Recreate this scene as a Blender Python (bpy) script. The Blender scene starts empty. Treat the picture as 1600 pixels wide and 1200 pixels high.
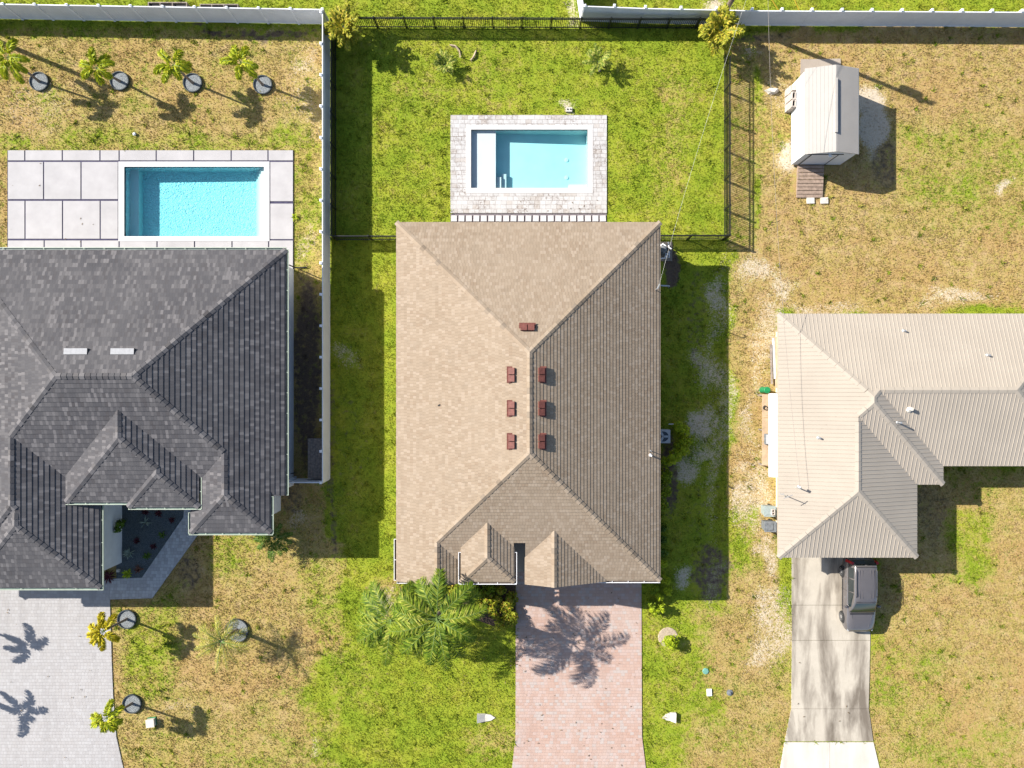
import bpy, math, random
import numpy as np
from mathutils import Vector, Matrix

random.seed(7)
PI = math.pi
scene = bpy.context.scene
COL = scene.collection
S, H = 25.6, 46.0                       # ground pixels per metre in the survey photo, flying height in metres


def G(px, py, z=0.0):
    """survey measurement (pixel at a known height) -> metres"""
    k = (1 - z / H) / S
    return Vector(((px - 800) * k, (600 - py) * k, z))


# ------------------------------------------------------------------ helpers
class MB:
    def __init__(self):
        self.v, self.f, self.m, self.uv = [], [], [], []

    def face(self, pts, mat=0, uv=None):
        n = len(self.v)
        self.v.extend([tuple(p) for p in pts])
        self.f.append(tuple(range(n, n + len(pts))))
        self.m.append(mat)
        self.uv.append(uv if uv else [(p[0], p[1]) for p in pts])

    def quads(self, ring_a, ring_b, mat=0, closed=True):
        n = len(ring_a)
        for i in range(n if closed else n - 1):
            j = (i + 1) % n
            self.face([ring_a[i], ring_a[j], ring_b[j], ring_b[i]], mat)

    def prism(self, poly, z0, z1, mat=0, bottom=True):
        if sum(poly[i][0] * poly[(i + 1) % len(poly)][1] - poly[(i + 1) % len(poly)][0] * poly[i][1] for i in range(len(poly))) < 0:
            poly = poly[::-1]
        lo = [(p[0], p[1], z0) for p in poly]
        hi = [(p[0], p[1], z1) for p in poly]
        self.quads(lo, hi, mat)
        self.face(hi, mat)
        if bottom:
            self.face(lo[::-1], mat)

    def box(self, c, s, mat=0, rz=0.0, M=None):
        x, y, z = s[0] / 2, s[1] / 2, s[2] / 2
        R = M or Matrix.Rotation(rz, 3, 'Z')
        c = Vector(c)
        P = [c + R @ Vector(p) for p in ((-x, -y, -z), (x, -y, -z), (x, y, -z), (-x, y, -z), (-x, -y, z), (x, -y, z), (x, y, z), (-x, y, z))]
        for q in ((0, 3, 2, 1), (4, 5, 6, 7), (0, 1, 5, 4), (1, 2, 6, 5), (2, 3, 7, 6), (3, 0, 4, 7)):
            self.face([P[i] for i in q], mat)

    def bar(self, a, b, w, h=None, mat=0):
        a, b = Vector(a), Vector(b)
        d = b - a
        if d.length < 1e-6:
            return
        q = d.to_track_quat('X', 'Z').to_matrix()
        self.box((a + b) / 2, (d.length, w, h or w), mat, M=q)

    def tube(self, pts, r, n=6, mat=0, caps=True):
        pts = [Vector(p) for p in pts]
        rs = r if isinstance(r, (list, tuple)) else [r] * len(pts)
        rings = []
        for i, p in enumerate(pts):
            d = (pts[min(i + 1, len(pts) - 1)] - pts[max(i - 1, 0)]).normalized()
            u = d.orthogonal().normalized() if abs(d.z) < .99 else Vector((1, 0, 0))
            if rings:
                u = (lastu - d * lastu.dot(d)).normalized()
            lastu = u
            w = d.cross(u)
            rings.append([p + (u * math.cos(2 * PI * k / n) + w * math.sin(2 * PI * k / n)) * rs[i] for k in range(n)])
        for a, b in zip(rings, rings[1:]):
            self.quads(a, b, mat)
        if caps:
            self.face(rings[0][::-1], mat)
            self.face(rings[-1], mat)

    def lathe(self, c, prof, n=16, mat=0, ax='Z'):
        rings = []
        for r, z in prof:
            ring = []
            for k in range(n):
                a = 2 * PI * k / n
                p = Vector((r * math.cos(a), r * math.sin(a), z))
                if ax == 'X':
                    p = Vector((z, r * math.cos(a), r * math.sin(a)))
                ring.append(Vector(c) + p)
            rings.append(ring)
        for a, b in zip(rings, rings[1:]):
            self.quads(a, b, mat)
        self.face(rings[-1], mat)
        self.face(rings[0][::-1], mat)

    def build(self, name, mats, parent=None, origin=None, smooth=False, label=None):
        mats = mats if isinstance(mats, (list, tuple)) else [mats]
        me = bpy.data.meshes.new(name)
        if parent is not None:
            o3 = Vector(parent.get('_base', (0, 0, 0)))
        elif origin is not None:
            o3 = Vector(origin)
        else:
            A = np.array(self.v)
            o3 = Vector((*((A.max(0) + A.min(0)) / 2)[:2], A[:, 2].min()))
        A = np.array(self.v, dtype=np.float64) - np.array(o3)
        me.from_pydata(A.tolist(), [], self.f)
        for m in mats:
            me.materials.append(m)
        me.polygons.foreach_set('material_index', self.m)
        ul = me.uv_layers.new(name='UVMap')
        ul.data.foreach_set('uv', np.array([c for f in self.uv for c in f], dtype=np.float32).ravel())
        if smooth:
            import bmesh
            bm = bmesh.new(); bm.from_mesh(me)
            bmesh.ops.remove_doubles(bm, verts=bm.verts, dist=1e-4)
            bmesh.ops.recalc_face_normals(bm, faces=bm.faces)
            bm.to_mesh(me); bm.free()
            me.polygons.foreach_set('use_smooth', [True] * len(me.polygons))
        me.update()
        o = bpy.data.objects.new(name, me)
        COL.objects.link(o)
        if parent is not None:
            o.parent = parent
            o['_base'] = list(o3)
        else:
            o.location = o3
            o['_base'] = list(o3)
        if label:
            o['label'] = label
        return o


def thing(name, label, cat, loc=(0, 0, 0), group=None):
    o = bpy.data.objects.new(name, None)
    COL.objects.link(o)
    o.empty_display_size = .2
    o.location = loc
    o['_base'] = list(loc)
    return tag(o, label, cat, group)


def tag(o, label, cat, group=None):
    o['label'] = label
    o['category'] = cat
    if group:
        o['group'] = group
    return o


def kind(o, k):
    o['kind'] = k
    return o


ORD = ['first', 'second', 'third', 'fourth', 'fifth', 'sixth', 'seventh', 'eighth', 'ninth', 'tenth', 'eleventh', 'twelfth',
       'thirteenth', 'fourteenth', 'fifteenth', 'sixteenth']


# ------------------------------------------------------------------ materials
class NT:
    def __init__(self, name, rough=.8, spec=.3):
        self.mat = bpy.data.materials.new(name)
        self.mat.use_nodes = True
        self.nt = self.mat.node_tree
        self.n = self.nt.nodes
        self.bsdf = self.n['Principled BSDF']
        self.bsdf.inputs['Roughness'].default_value = rough
        self.bsdf.inputs['Specular IOR Level'].default_value = spec
        self.out = self.n['Material Output']

    def node(self, t, **kw):
        n = self.n.new(t)
        for k, v in kw.items():
            if k in n.inputs:
                self.set(n.inputs[k], v)
            else:
                setattr(n, k, v)
        return n

    def set(self, sock, v):
        if hasattr(v, 'is_output'):
            self.nt.links.new(v, sock)
        else:
            sock.default_value = v

    def math(self, op, a, b=None, c=None, clamp=False):
        n = self.n.new('ShaderNodeMath'); n.operation = op; n.use_clamp = clamp
        for i, v in enumerate((a, b, c)):
            if v is not None:
                self.set(n.inputs[i], v)
        return n.outputs[0]

    def mix(self, f, a, b, mode='MIX'):
        n = self.n.new('ShaderNodeMix'); n.data_type = 'RGBA'; n.blend_type = mode
        for i, v in ((0, f), (6, a), (7, b)):
            if isinstance(v, tuple) and len(v) == 3:
                v = (*v, 1)
            self.set(n.inputs[i], v)
        return n.outputs[2]

    def noise(self, scale, detail=3, rough=.55, vec=None, dist=0.0):
        n = self.node('ShaderNodeTexNoise', Scale=scale, Detail=detail, Roughness=rough, Distortion=dist)
        if vec is not None:
            self.set(n.inputs['Vector'], vec)
        return n.outputs['Fac']

    def ramp(self, f, stops, interp='LINEAR'):
        n = self.n.new('ShaderNodeValToRGB')
        n.color_ramp.interpolation = interp
        el = n.color_ramp.elements
        while len(el) < len(stops):
            el.new(.5)
        for e, (p, c) in zip(el, stops):
            e.position = p
            e.color = (*c, 1) if isinstance(c, tuple) else (c, c, c, 1)
        self.set(n.inputs[0], f)
        return n.outputs[0]

    def obj(self, scale=None):
        g = self.node('ShaderNodeNewGeometry').outputs['Position']
        if scale:
            m = self.node('ShaderNodeMapping'); m.inputs['Scale'].default_value = scale
            self.set(m.inputs['Vector'], g)
            return m.outputs[0]
        return g

    def bump(self, h, dist=.01, strength=1.0):
        b = self.node('ShaderNodeBump', Strength=strength, Distance=dist)
        self.set(b.inputs['Height'], h)
        self.set(self.bsdf.inputs['Normal'], b.outputs[0])

    def color(self, c):
        self.set(self.bsdf.inputs['Base Color'], (*c, 1) if isinstance(c, tuple) else c)
        return self.mat


def plain(name, c, var=.25, scale=6.0, rough=.7, spec=.3, metallic=0.0, bump=0.0):
    m = NT(name, rough, spec)
    f = m.noise(scale, 4, .6, m.obj())
    m.bsdf.inputs['Metallic'].default_value = metallic
    d = tuple(max(0, x * (1 - var)) for x in c); u = tuple(min(1, x * (1 + var)) for x in c)
    if bump:
        m.bump(m.noise(scale * 6, 2, .6, m.obj()), bump)
    return m.color(m.ramp(f, [(.3, d), (.7, u)]))


def leafmat(name, dark, light, tip=None, trans=.25):
    m = NT(name, .62, .18)
    r = m.node('ShaderNodeNewGeometry').outputs['Random Per Island']
    big = m.noise(3.0, 2, .5, m.obj())
    c = m.mix(r, dark, light)
    if tip:
        c = m.mix(m.math('MULTIPLY', m.math('GREATER_THAN', r, .82), .8), c, tip)
    c = m.mix(m.math('MULTIPLY', big, .5), c, tuple(x * .7 for x in dark))
    m.color(c)
    t = m.node('ShaderNodeBsdfTranslucent')
    m.set(t.inputs['Color'], c)
    ms = m.node('ShaderNodeMixShader'); ms.inputs[0].default_value = trans
    m.nt.links.new(m.bsdf.outputs[0], ms.inputs[1]); m.nt.links.new(t.outputs[0], ms.inputs[2])
    m.nt.links.new(ms.outputs[0], m.out.inputs[0])
    return m.mat


def shingle(name, cols, stain, tab=.17, contrast=1.0):
    """laminated shingles: UV u in metres along the course, v in courses"""
    m = NT(name, .92, .12)
    uv = m.node('ShaderNodeUVMap').outputs[0]
    sx = m.node('ShaderNodeSeparateXYZ'); m.set(sx.inputs[0], uv)
    row = m.math('FLOOR', sx.outputs[1])
    wn = m.node('ShaderNodeTexWhiteNoise', noise_dimensions='1D'); m.set(wn.inputs['W'], row)
    u = m.math('ADD', m.math('DIVIDE', sx.outputs[0], tab), m.math('MULTIPLY', wn.outputs[0], 9.7))
    cx = m.node('ShaderNodeCombineXYZ'); m.set(cx.inputs[0], m.math('FLOOR', u)); m.set(cx.inputs[1], row)
    w2 = m.node('ShaderNodeTexWhiteNoise', noise_dimensions='2D'); m.set(w2.inputs['Vector'], cx.outputs[0])
    c = m.ramp(w2.outputs[0], cols, 'CONSTANT')
    fr = m.math('FRACT', u)
    gap = m.math('LESS_THAN', fr, .10)
    c = m.mix(m.math('MULTIPLY', gap, .4 * contrast), c, (.03, .025, .022))
    big = m.noise(.35, 4, .6, m.obj())
    c = m.mix(m.ramp(big, [(.35, 0.0), (.75, .55)]), c, stain)
    streak = m.noise(1.0, 3, .6, m.obj((2.2, 2.2, .3)))
    c = m.mix(m.ramp(streak, [(.5, 0.0), (.8, .3)]), c, tuple(x * .55 for x in stain))
    g = m.noise(55, 2, .7, m.obj())
    c = m.mix(.22, c, m.ramp(g, [(.3, .25), (.7, .8)]), 'OVERLAY')
    m.bump(g, .004)
    return m.color(c)


def metal_roof(name, base):
    m = NT(name, .42, .45)
    big = m.noise(.5, 4, .6, m.obj())
    sm = m.noise(7, 3, .6, m.obj((1, 1, .2)))
    c = m.mix(m.ramp(big, [(.35, 0.0), (.7, .5)]), base, tuple(x * .8 for x in base))
    c = m.mix(m.ramp(sm, [(.5, 0.0), (.8, .25)]), c, (.3, .25, .2))
    return m.color(c)


def pavers(name, cols, joint, bw=.2, bh=.1, stain=None, joint_w=.008, rot=0.0, blotch=(.4, .35), patchy=False):
    m = NT(name, .85, .2)
    mp = m.node('ShaderNodeMapping'); m.set(mp.inputs['Vector'], m.node('ShaderNodeNewGeometry').outputs['Position'])
    mp.inputs['Rotation'].default_value[2] = rot
    sx = m.node('ShaderNodeSeparateXYZ'); m.set(sx.inputs[0], mp.outputs[0])
    row = m.math('FLOOR', m.math('DIVIDE', sx.outputs[1], bh))
    w = m.node('ShaderNodeTexWhiteNoise', noise_dimensions='1D'); m.set(w.inputs['W'], row)
    u = m.math('ADD', m.math('DIVIDE', sx.outputs[0], bw), m.math('MULTIPLY', w.outputs[0], 5.3))
    cx = m.node('ShaderNodeCombineXYZ'); m.set(cx.inputs[0], m.math('FLOOR', u)); m.set(cx.inputs[1], row)
    w2 = m.node('ShaderNodeTexWhiteNoise', noise_dimensions='2D'); m.set(w2.inputs['Vector'], cx.outputs[0])
    c = m.ramp(w2.outputs[0], cols, 'CONSTANT')
    fu = m.math('LESS_THAN', m.math('FRACT', u), joint_w * 2 / bw)
    fv = m.math('LESS_THAN', m.math('FRACT', m.math('DIVIDE', sx.outputs[1], bh)), joint_w * 2 / bh)
    j = m.math('MAXIMUM', fu, fv)
    big = m.noise(.45, 4, .6, m.obj())
    tk = m.noise(1.0, 4, .6, m.obj((1.9, .12, 1)))
    c = m.mix(m.ramp(tk, [(.5, 0.0), (.75, .28)]), c, tuple(x * .55 for x in cols[0][1]))
    c = m.mix(m.ramp(big, [(.35, 0.0), (.75, blotch[0])]), c, stain or tuple(x * .7 for x in cols[0][1]))
    sm = m.noise(3.5, 4, .65, m.obj())
    c = m.mix(m.ramp(sm, [(.45, 0.0), (.8, blotch[1])]), c, joint)
    if patchy:
        pm = m.noise(.75, 5, .7, m.obj())
        pf = m.noise(9, 3, .7, m.obj())
        c = m.mix(m.math('MULTIPLY', m.ramp(pm, [(.42, 0.0), (.62, 1.0)]), m.ramp(pf, [(.47, 0.0), (.62, .8)])), c, joint)
        c = m.mix(m.math('MULTIPLY', j, m.ramp(pm, [(.35, .1), (.65, .95)])), c, joint)
    else:
        c = m.mix(m.math('MULTIPLY', j, .55), c, joint)
    m.bump(m.math('SUBTRACT', 1.0, j), .006)
    return m.color(c)


def concrete(name, base, stain, amount=.5, sc=.8):
    m = NT(name, .9, .15)
    a = m.noise(sc, 6, .65, m.obj())
    b = m.noise(sc * .7, 5, .6, m.obj((1.6, .35, 1)), .3)
    c = m.mix(m.ramp(a, [(.4, 0.0), (.75, amount * .7)]), base, tuple(x * .75 for x in base))
    c = m.mix(m.ramp(b, [(.43, 0.0), (.66, amount)]), c, stain)
    g = m.noise(30, 3, .7, m.obj())
    c = m.mix(.15, c, m.ramp(g, [(.3, .3), (.7, .75)]), 'OVERLAY')
    m.bump(g, .003)
    return m.color(c)


def ground_material(name, blades=False):
    m = NT(name, .9, .1)
    at = m.node('ShaderNodeAttribute', attribute_name='gmap')
    sp = m.node('ShaderNodeSeparateColor'); m.set(sp.inputs[0], at.outputs['Color'])
    dry, sand, soil = sp.outputs[0], sp.outputs[1], sp.outputs[2]
    P = m.obj()
    n1 = m.noise(.55, 5, .6, P); n2 = m.noise(3.2, 4, .65, P); n3 = m.noise(12, 3, .7, P); n4 = m.noise(1.4, 4, .6, P)
    if blades:
        rnd = m.node('ShaderNodeNewGeometry').outputs['Random Per Island']
        n3 = m.math('ADD', m.math('MULTIPLY', n3, .4), m.math('MULTIPLY', rnd, .6))
    green = m.mix(m.ramp(n3, [(.2, 0.0), (.8, 1.0)]), (.086, .142, .009), (.262, .306, .024))
    green = m.mix(m.ramp(n1, [(.4, 0.0), (.75, .65)]), green, (.33, .305, .035))
    green = m.mix(m.ramp(n2, [(.5, 0.0), (.75, .45)]), green, (.12, .20, .010))
    dryc = m.mix(m.ramp(n3, [(.28, 0.0), (.72, 1.0)]), (.215, .145, .055), (.415, .29, .13))
    dryc = m.mix(m.ramp(n4, [(.48, 0.0), (.75, .55)]), dryc, (.46, .33, .205))
    dryc = m.mix(m.ramp(n2, [(.42, 0.0), (.70, .6)]), dryc, (.28, .275, .035))
    n5 = m.noise(.28, 4, .6, m.obj((1, 1.3, 1)))
    dryc = m.mix(m.ramp(n5, [(.45, 0.0), (.64, .45)]), dryc, (.33, .20, .085))
    f = m.math('ADD', dry, m.math('MULTIPLY', m.math('SUBTRACT', n2, .5), 1.5))
    f = m.math('ADD', f, m.math('MULTIPLY', m.math('SUBTRACT', n1, .5), .9))
    f = m.math('ADD', f, m.math('MULTIPLY', m.math('SUBTRACT', n3, .5), .6))
    c = m.mix(m.ramp(f, [(.3, 0.0), (.72, 1.0)]), green, dryc)
    sc = m.mix(n3, (.33, .26, .17), (.56, .49, .40))
    fs = m.math('ADD', sand, m.math('MULTIPLY', m.math('SUBTRACT', n3, .5), 1.1))
    fs = m.math('ADD', fs, m.math('MULTIPLY', m.math('SUBTRACT', n2, .5), .7))
    c = m.mix(m.ramp(fs, [(.42, 0.0), (.74, .95)]), c, sc)
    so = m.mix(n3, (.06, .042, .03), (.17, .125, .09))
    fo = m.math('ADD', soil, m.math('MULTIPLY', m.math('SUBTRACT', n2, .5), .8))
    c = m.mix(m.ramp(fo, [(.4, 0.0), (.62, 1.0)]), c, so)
    if not blades:
        m.bump(m.math('ADD', n3, m.math('MULTIPLY', n2, .6)), .03, .6)
        return m.color(c)
    m.color(c)
    t = m.node('ShaderNodeBsdfTranslucent'); m.set(t.inputs['Color'], c)
    ms = m.node('ShaderNodeMixShader'); ms.inputs[0].default_value = .3
    m.nt.links.new(m.bsdf.outputs[0], ms.inputs[1]); m.nt.links.new(t.outputs[0], ms.inputs[2])
    m.nt.links.new(ms.outputs[0], m.out.inputs[0])
    return m.mat


def water_material(name, absorb, density, ripple):
    m = NT(name)
    m.n.remove(m.bsdf)
    tr = m.node('ShaderNodeBsdfTransparent'); gl = m.node('ShaderNodeBsdfGlossy', Roughness=.02)
    lw = m.node('ShaderNodeLayerWeight', Blend=.5)
    fr = m.math('ADD', .02, m.math('MULTIPLY', m.math('POWER', lw.outputs['Facing'], 5.0), .9))
    b = m.node('ShaderNodeBump', Strength=ripple, Distance=.05)
    m.set(b.inputs['Height'], m.noise(5, 3, .5, m.obj()))
    m.set(gl.inputs['Normal'], b.outputs[0])
    ms = m.node('ShaderNodeMixShader'); m.set(ms.inputs[0], fr)
    m.nt.links.new(tr.outputs[0], ms.inputs[1]); m.nt.links.new(gl.outputs[0], ms.inputs[2])
    m.nt.links.new(ms.outputs[0], m.out.inputs['Surface'])
    va = m.node('ShaderNodeVolumeAbsorption', Color=(*absorb, 1), Density=density)
    m.nt.links.new(va.outputs[0], m.out.inputs['Volume'])
    return m.mat


def plaster(name, c, wave=0.0):
    m = NT(name, .8, .1)
    a = m.noise(1.3, 4, .6, m.obj())
    col = m.mix(m.ramp(a, [(.35, 0.0), (.7, .5)]), c, tuple(x * .86 for x in c))
    if wave:
        v = m.node('ShaderNodeTexVoronoi', feature='SMOOTH_F1', Scale=7.0)
        P = m.obj((1, 1.5, 1))
        mp = m.node('ShaderNodeVectorMath', operation='ADD')
        nz = m.node('ShaderNodeTexNoise', Scale=3.0, Detail=2.0); m.set(nz.inputs['Vector'], P)
        m.set(mp.inputs[0], P); m.set(mp.inputs[1], nz.outputs['Color'])
        m.set(v.inputs['Vector'], mp.outputs[0])
        m.bump(v.outputs['Distance'], wave)
    return m.color(col)


M = {}
M['tan_shingle'] = shingle('tan_shingle', [(0, (.222, .170, .122)), (.25, (.236, .182, .132)), (.5, (.25, .195, .143)), (.72, (.272, .216, .163)), (.9, (.212, .158, .112))], (.262, .208, .155))
M['dark_shingle'] = shingle('dark_shingle', [(0, (.062, .060, .065)), (.3, (.074, .071, .075)), (.55, (.094, .089, .092)), (.8, (.132, .124, .126)), (.93, (.060, .056, .059))], (.098, .094, .097), tab=.16)
M['metal_roof'] = metal_roof('beige_metal_roof', (.325, .28, .228))
M['shed_metal'] = metal_roof('shed_metal', (.32, .30, .275))
M['white_paint'] = plain('white_paint', (.60, .61, .63), .06, 2)
M['cream_wall'] = plain('cream_wall', (.55, .49, .40), .08, 2)
M['tan_wall'] = plain('tan_wall', (.42, .36, .28), .1, 2)
M['vinyl'] = plain('white_vinyl', (.66, .67, .69), .05, 1.5, .45)
M['vinyl_panel'] = plain('white_vinyl_board', (.60, .61, .64), .06, 1.5, .45)
M['fascia'] = plain('fascia', (.33, .27, .21), .15, 3)
M['dark_fascia'] = plain('dark_fascia', (.10, .10, .10), .15, 3)
M['gutter'] = plain('gutter_white', (.72, .72, .73), .08, 3, .4)
M['gutter_in'] = plain('gutter_shade', (.09, .07, .06), .4, 8)  # dark floor colour stands for the shade inside the gutter
M['gutter_green'] = plain('gutter_grey_green', (.15, .20, .18), .2, 4, .4)
M['vent_red'] = plain('vent_brown_red', (.125, .042, .032), .25, 9, .6)
M['black_metal'] = plain('black_metal', (.012, .012, .013), .3, 5, .4, .5)
M['black_plastic'] = plain('black_plastic', (.02, .02, .022), .3, 5, .5)
M['galv'] = plain('galvanised', (.42, .43, .44), .2, 6, .4, .5, .6)
M['pvc'] = plain('white_pipe', (.7, .7, .7), .1, 6, .4)
M['glass'] = plain('window_glass', (.03, .04, .05), .2, 1, .08, .6)
M['wood_grey'] = plain('grey_wood', (.21, .175, .15), .4, 7, .9, bump=.01)
M['wood_brown'] = plain('brown_wood', (.20, .13, .09), .35, 7, .9, bump=.01)
M['wood_pole'] = plain('pole_wood', (.16, .12, .09), .35, 5, .9)
M['conc_block'] = plain('concrete_block', (.40, .35, .31), .2, 6, .95, bump=.006)
M['conc_white'] = plain('pale_concrete', (.46, .43, .38), .15, 5, .95, bump=.006)
M['conc_dark'] = plain('dark_cavity', (.03, .03, .03), .2, 5)
M['trunk'] = plain('palm_trunk', (.20, .16, .13), .35, 9, .95, bump=.02)
M['shaft'] = plain('palm_crownshaft', (.11, .17, .04), .2, 6, .6)
M['gravel_grey'] = plain('ring_gravel', (.20, .215, .22), .55, 26, .95, bump=.03)
M['gravel_dark'] = plain('bed_gravel', (.085, .10, .105), .6, 24, .95, bump=.03)
M['edging'] = plain('ring_edging', (.035, .045, .05), .3, 8, .7)
M['mulch'] = plain('mulch', (.10, .065, .045), .5, 14, .95, bump=.03)
M['sand_bed'] = plain('sand_bed', (.36, .29, .21), .25, 9, .95, bump=.02)
M['fox'] = leafmat('foxtail_leaf', (.22, .29, .010), (.52, .53, .025), (.60, .50, .04))
M['fox_yellow'] = leafmat('yellowing_leaf', (.40, .34, .012), (.62, .54, .03), (.45, .30, .04))
M['fan'] = leafmat('silvery_leaf', (.22, .22, .025), (.50, .46, .08), (.56, .44, .20))
M['royal'] = leafmat('royal_leaf', (.032, .078, .006), (.19, .26, .014), (.34, .37, .05))
M['royal_pale'] = leafmat('royal_pale_leaf', (.06, .11, .008), (.29, .35, .022), (.44, .42, .08))
M['ochre'] = leafmat('ochre_leaf', (.18, .19, .010), (.50, .47, .045), (.58, .42, .06))
M['small_palm'] = leafmat('small_palm_leaf', (.05, .10, .010), (.38, .43, .045), (.58, .52, .14))
M['dark_palm'] = leafmat('dark_palm_leaf', (.04, .09, .01), (.14, .22, .02))
M['dead'] = leafmat('dead_leaf', (.30, .22, .14), (.52, .42, .30), None, .1)
M['shrub'] = leafmat('shrub_leaf', (.09, .15, .006), (.30, .36, .014))
M['shrub_lime'] = leafmat('lime_shrub_leaf', (.18, .26, .008), (.46, .52, .02))
M['croton'] = leafmat('croton_leaf', (.12, .17, .010), (.46, .43, .03), (.46, .26, .04))
M['agave'] = leafmat('agave_leaf', (.20, .25, .20), (.40, .46, .36))
M['red_leaf'] = leafmat('red_leaf', (.035, .010, .014), (.13, .025, .035))
M['brown_leaf'] = leafmat('brown_red_leaf', (.10, .035, .025), (.25, .12, .07))
M['pool_plaster'] = plaster('pool_plaster', (.54, .61, .60))
M['pool_shelf'] = plaster('pool_shelf_plaster', (.50, .51, .515))
M['pool_rippled'] = plaster('pool_ripple_plaster', (.50, .645, .67), .08)  # floor bump imitates the rippled light that water throws
M['coping'] = plain('white_coping', (.50, .49, .485), .05, 4, .7)
M['coping_stone'] = plain('stone_coping', (.46, .44, .425), .08, 4, .7)
M['water'] = water_material('pool_water', (.03, .89, .96), .34, .15)
M['water_rippled'] = water_material('rippled_pool_water', (.03, .90, .97), .36, .5)
M['drive_pink'] = pavers('pink_pavers', [(0, (.365, .24, .190)), (.3, (.38, .26, .21)), (.6, (.39, .285, .245)), (.85, (.365, .305, .275))], (.30, .23, .20), .22, .18, (.40, .35, .32), .006)
M['drive_pale'] = pavers('pale_pavers', [(0, (.318, .304, .30)), (.3, (.336, .323, .319)), (.6, (.355, .343, .34)), (.85, (.328, .312, .305))], (.25, .235, .228), .2, .2, (.33, .305, .29), .006)
M['walk'] = pavers('walkway_pavers', [(0, (.33, .325, .32)), (.3, (.39, .385, .38)), (.6, (.43, .425, .42)), (.85, (.36, .35, .34))], (.2, .19, .18), .2, .2, (.36, .34, .33), .006)
M['travertine'] = pavers('travertine', [(0, (.40, .388, .378)), (.3, (.425, .412, .402)), (.6, (.45, .44, .432)), (.85, (.375, .345, .32))], (.16, .125, .105), .34, .26, (.44, .40, .37), .012, blotch=(.25, .12), patchy=True)
M['slab'] = plain('deck_slab', (.345, .33, .33), .09, .9, .85)
M['joint'] = plain('dark_joint', (.045, .04, .075), .3, 5, .9)
M['conc_drive'] = concrete('driveway_concrete', (.41, .365, .30), (.135, .112, .088), .98, .9)
M['conc_apron'] = concrete('apron_concrete', (.50, .46, .405), (.34, .30, .255), .5, 1.1)
M['conc_slab'] = concrete('slab_concrete', (.32, .27, .22), (.22, .18, .15), .6)
M['car_paint'] = plain('beige_car_paint', (.155, .142, .142), .04, 3, .2, .8, .5)
M['car_glass'] = plain('car_glass', (.012, .018, .02), .2, 1, .04, .8)
M['tyre'] = plain('tyre_rubber', (.02, .02, .02), .3, 9, .9)
M['rim'] = plain('alloy_rim', (.45, .45, .46), .1, 9, .35, .5, .8)
M['tail_red'] = plain('tail_lamp', (.35, .012, .012), .2, 6, .15, .6)
M['lamp_clear'] = plain('head_lamp', (.28, .29, .3), .1, 6, .1, .7)
M['chrome'] = plain('chrome_trim', (.6, .6, .6), .05, 6, .2, .5, .9)
M['yellow'] = plain('yellow_guard', (.75, .52, .05), .1, 5, .6)
M['green_plastic'] = plain('green_plastic', (.01, .17, .06), .2, 8, .5)
M['teal'] = plain('teal_lid', (.12, .27, .22), .1, 8, .6)
M['bin_grey'] = plain('grey_bin', (.13, .14, .15), .3, 6, .6)
M['awning'] = plain('white_awning', (.66, .68, .71), .03, 1, .5)
M['plywood'] = plain('plywood', (.40, .29, .19), .2, 3, .9)
M['rope'] = plain('grey_cable', (.55, .54, .50), .2, 9, .6)
M['cable_dark'] = plain('dark_cable', (.22, .19, .17), .2, 9, .6)
M['ac'] = plain('ac_casing', (.42, .43, .44), .1, 6, .5)
M['ground'] = ground_material('lawn_ground')
M['blade'] = ground_material('lawn_blades', True)

# ------------------------------------------------------------------ ground map (where the turf is dry, sandy, bare or darkened for fence shade)
rng = np.random.default_rng(11)
LAT = rng.random((256, 256))


def vnoise(x, y):
    xi, yi = np.floor(x).astype(int), np.floor(y).astype(int)
    fx, fy = x - xi, y - yi
    fx = fx * fx * (3 - 2 * fx); fy = fy * fy * (3 - 2 * fy)
    g = lambda a, b: LAT[a % 256, b % 256]
    return (g(xi, yi) * (1 - fx) + g(xi + 1, yi) * fx) * (1 - fy) + (g(xi, yi + 1) * (1 - fx) + g(xi + 1, yi + 1) * fx) * fy


def fbm(x, y, o=4):
    t, a, s = 0, .5, 0
    for i in range(o):
        t = t + a * vnoise(x * 2 ** i + 13.7 * i, y * 2 ** i + 7.1 * i); s += a; a *= .5
    return t / s


def soft(v, a, b, w):
    return np.clip((v - a) / w + .5, 0, 1) * np.clip((b - v) / w + .5, 0, 1)


# x0, x1, y0, y1, soft edge, dryness
DRY = [(-400, 508, 45, 950, 10, .72), (-400, 508, 205, 240, 24, .45), (-400, 505, 46, 62, 10, .45), (420, 505, 240, 420, 12, .5), (130, 525, 830, 1300, 30, .78),
       (180, 265, 940, 1080, 40, .35), (310, 420, 840, 900, 30, .5), (470, 530, 880, 1040, 40, .5), (480, 520, 1040, 1300, 30, .15), (200, 500, 1130, 1300, 60, .6),
       (590, 640, 880, 960, 20, .5), (540, 590, 1000, 1120, 40, .3), (735, 805, 1130, 1200, 30, .45), (560, 1130, 62, 345, 25, .2),
       (740, 800, 60, 180, 60, .34), (1020, 1075, 110, 300, 40, .42), (620, 690, 110, 160, 40, .36),
       (1005, 1100, 940, 1300, 30, .28), (1100, 1236, 940, 1300, 50, .75), (1090, 1150, 1060, 1130, 40, .35), (1085, 1200, 1130, 1250, 50, .6),
       (1136, 1216, 380, 945, 10, .82), (1142, 1170, 800, 900, 24, .25), (1036, 1136, 395, 945, 14, .15),
       (1180, 2000, 45, 490, 14, .88), (1150, 1250, 150, 260, 40, .6), (1400, 2000, 190, 350, 60, .55), (1136, 1180, 60, 380, 10, .62),
       (1360, 2000, 735, 1400, 20, .8), (1490, 1545, 790, 900, 30, .35), (1360, 1480, 980, 1200, 60, .55), (1370, 1600, 1120, 1300, 50, .6), (1500, 1700, 730, 790, 30, .65)]
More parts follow.
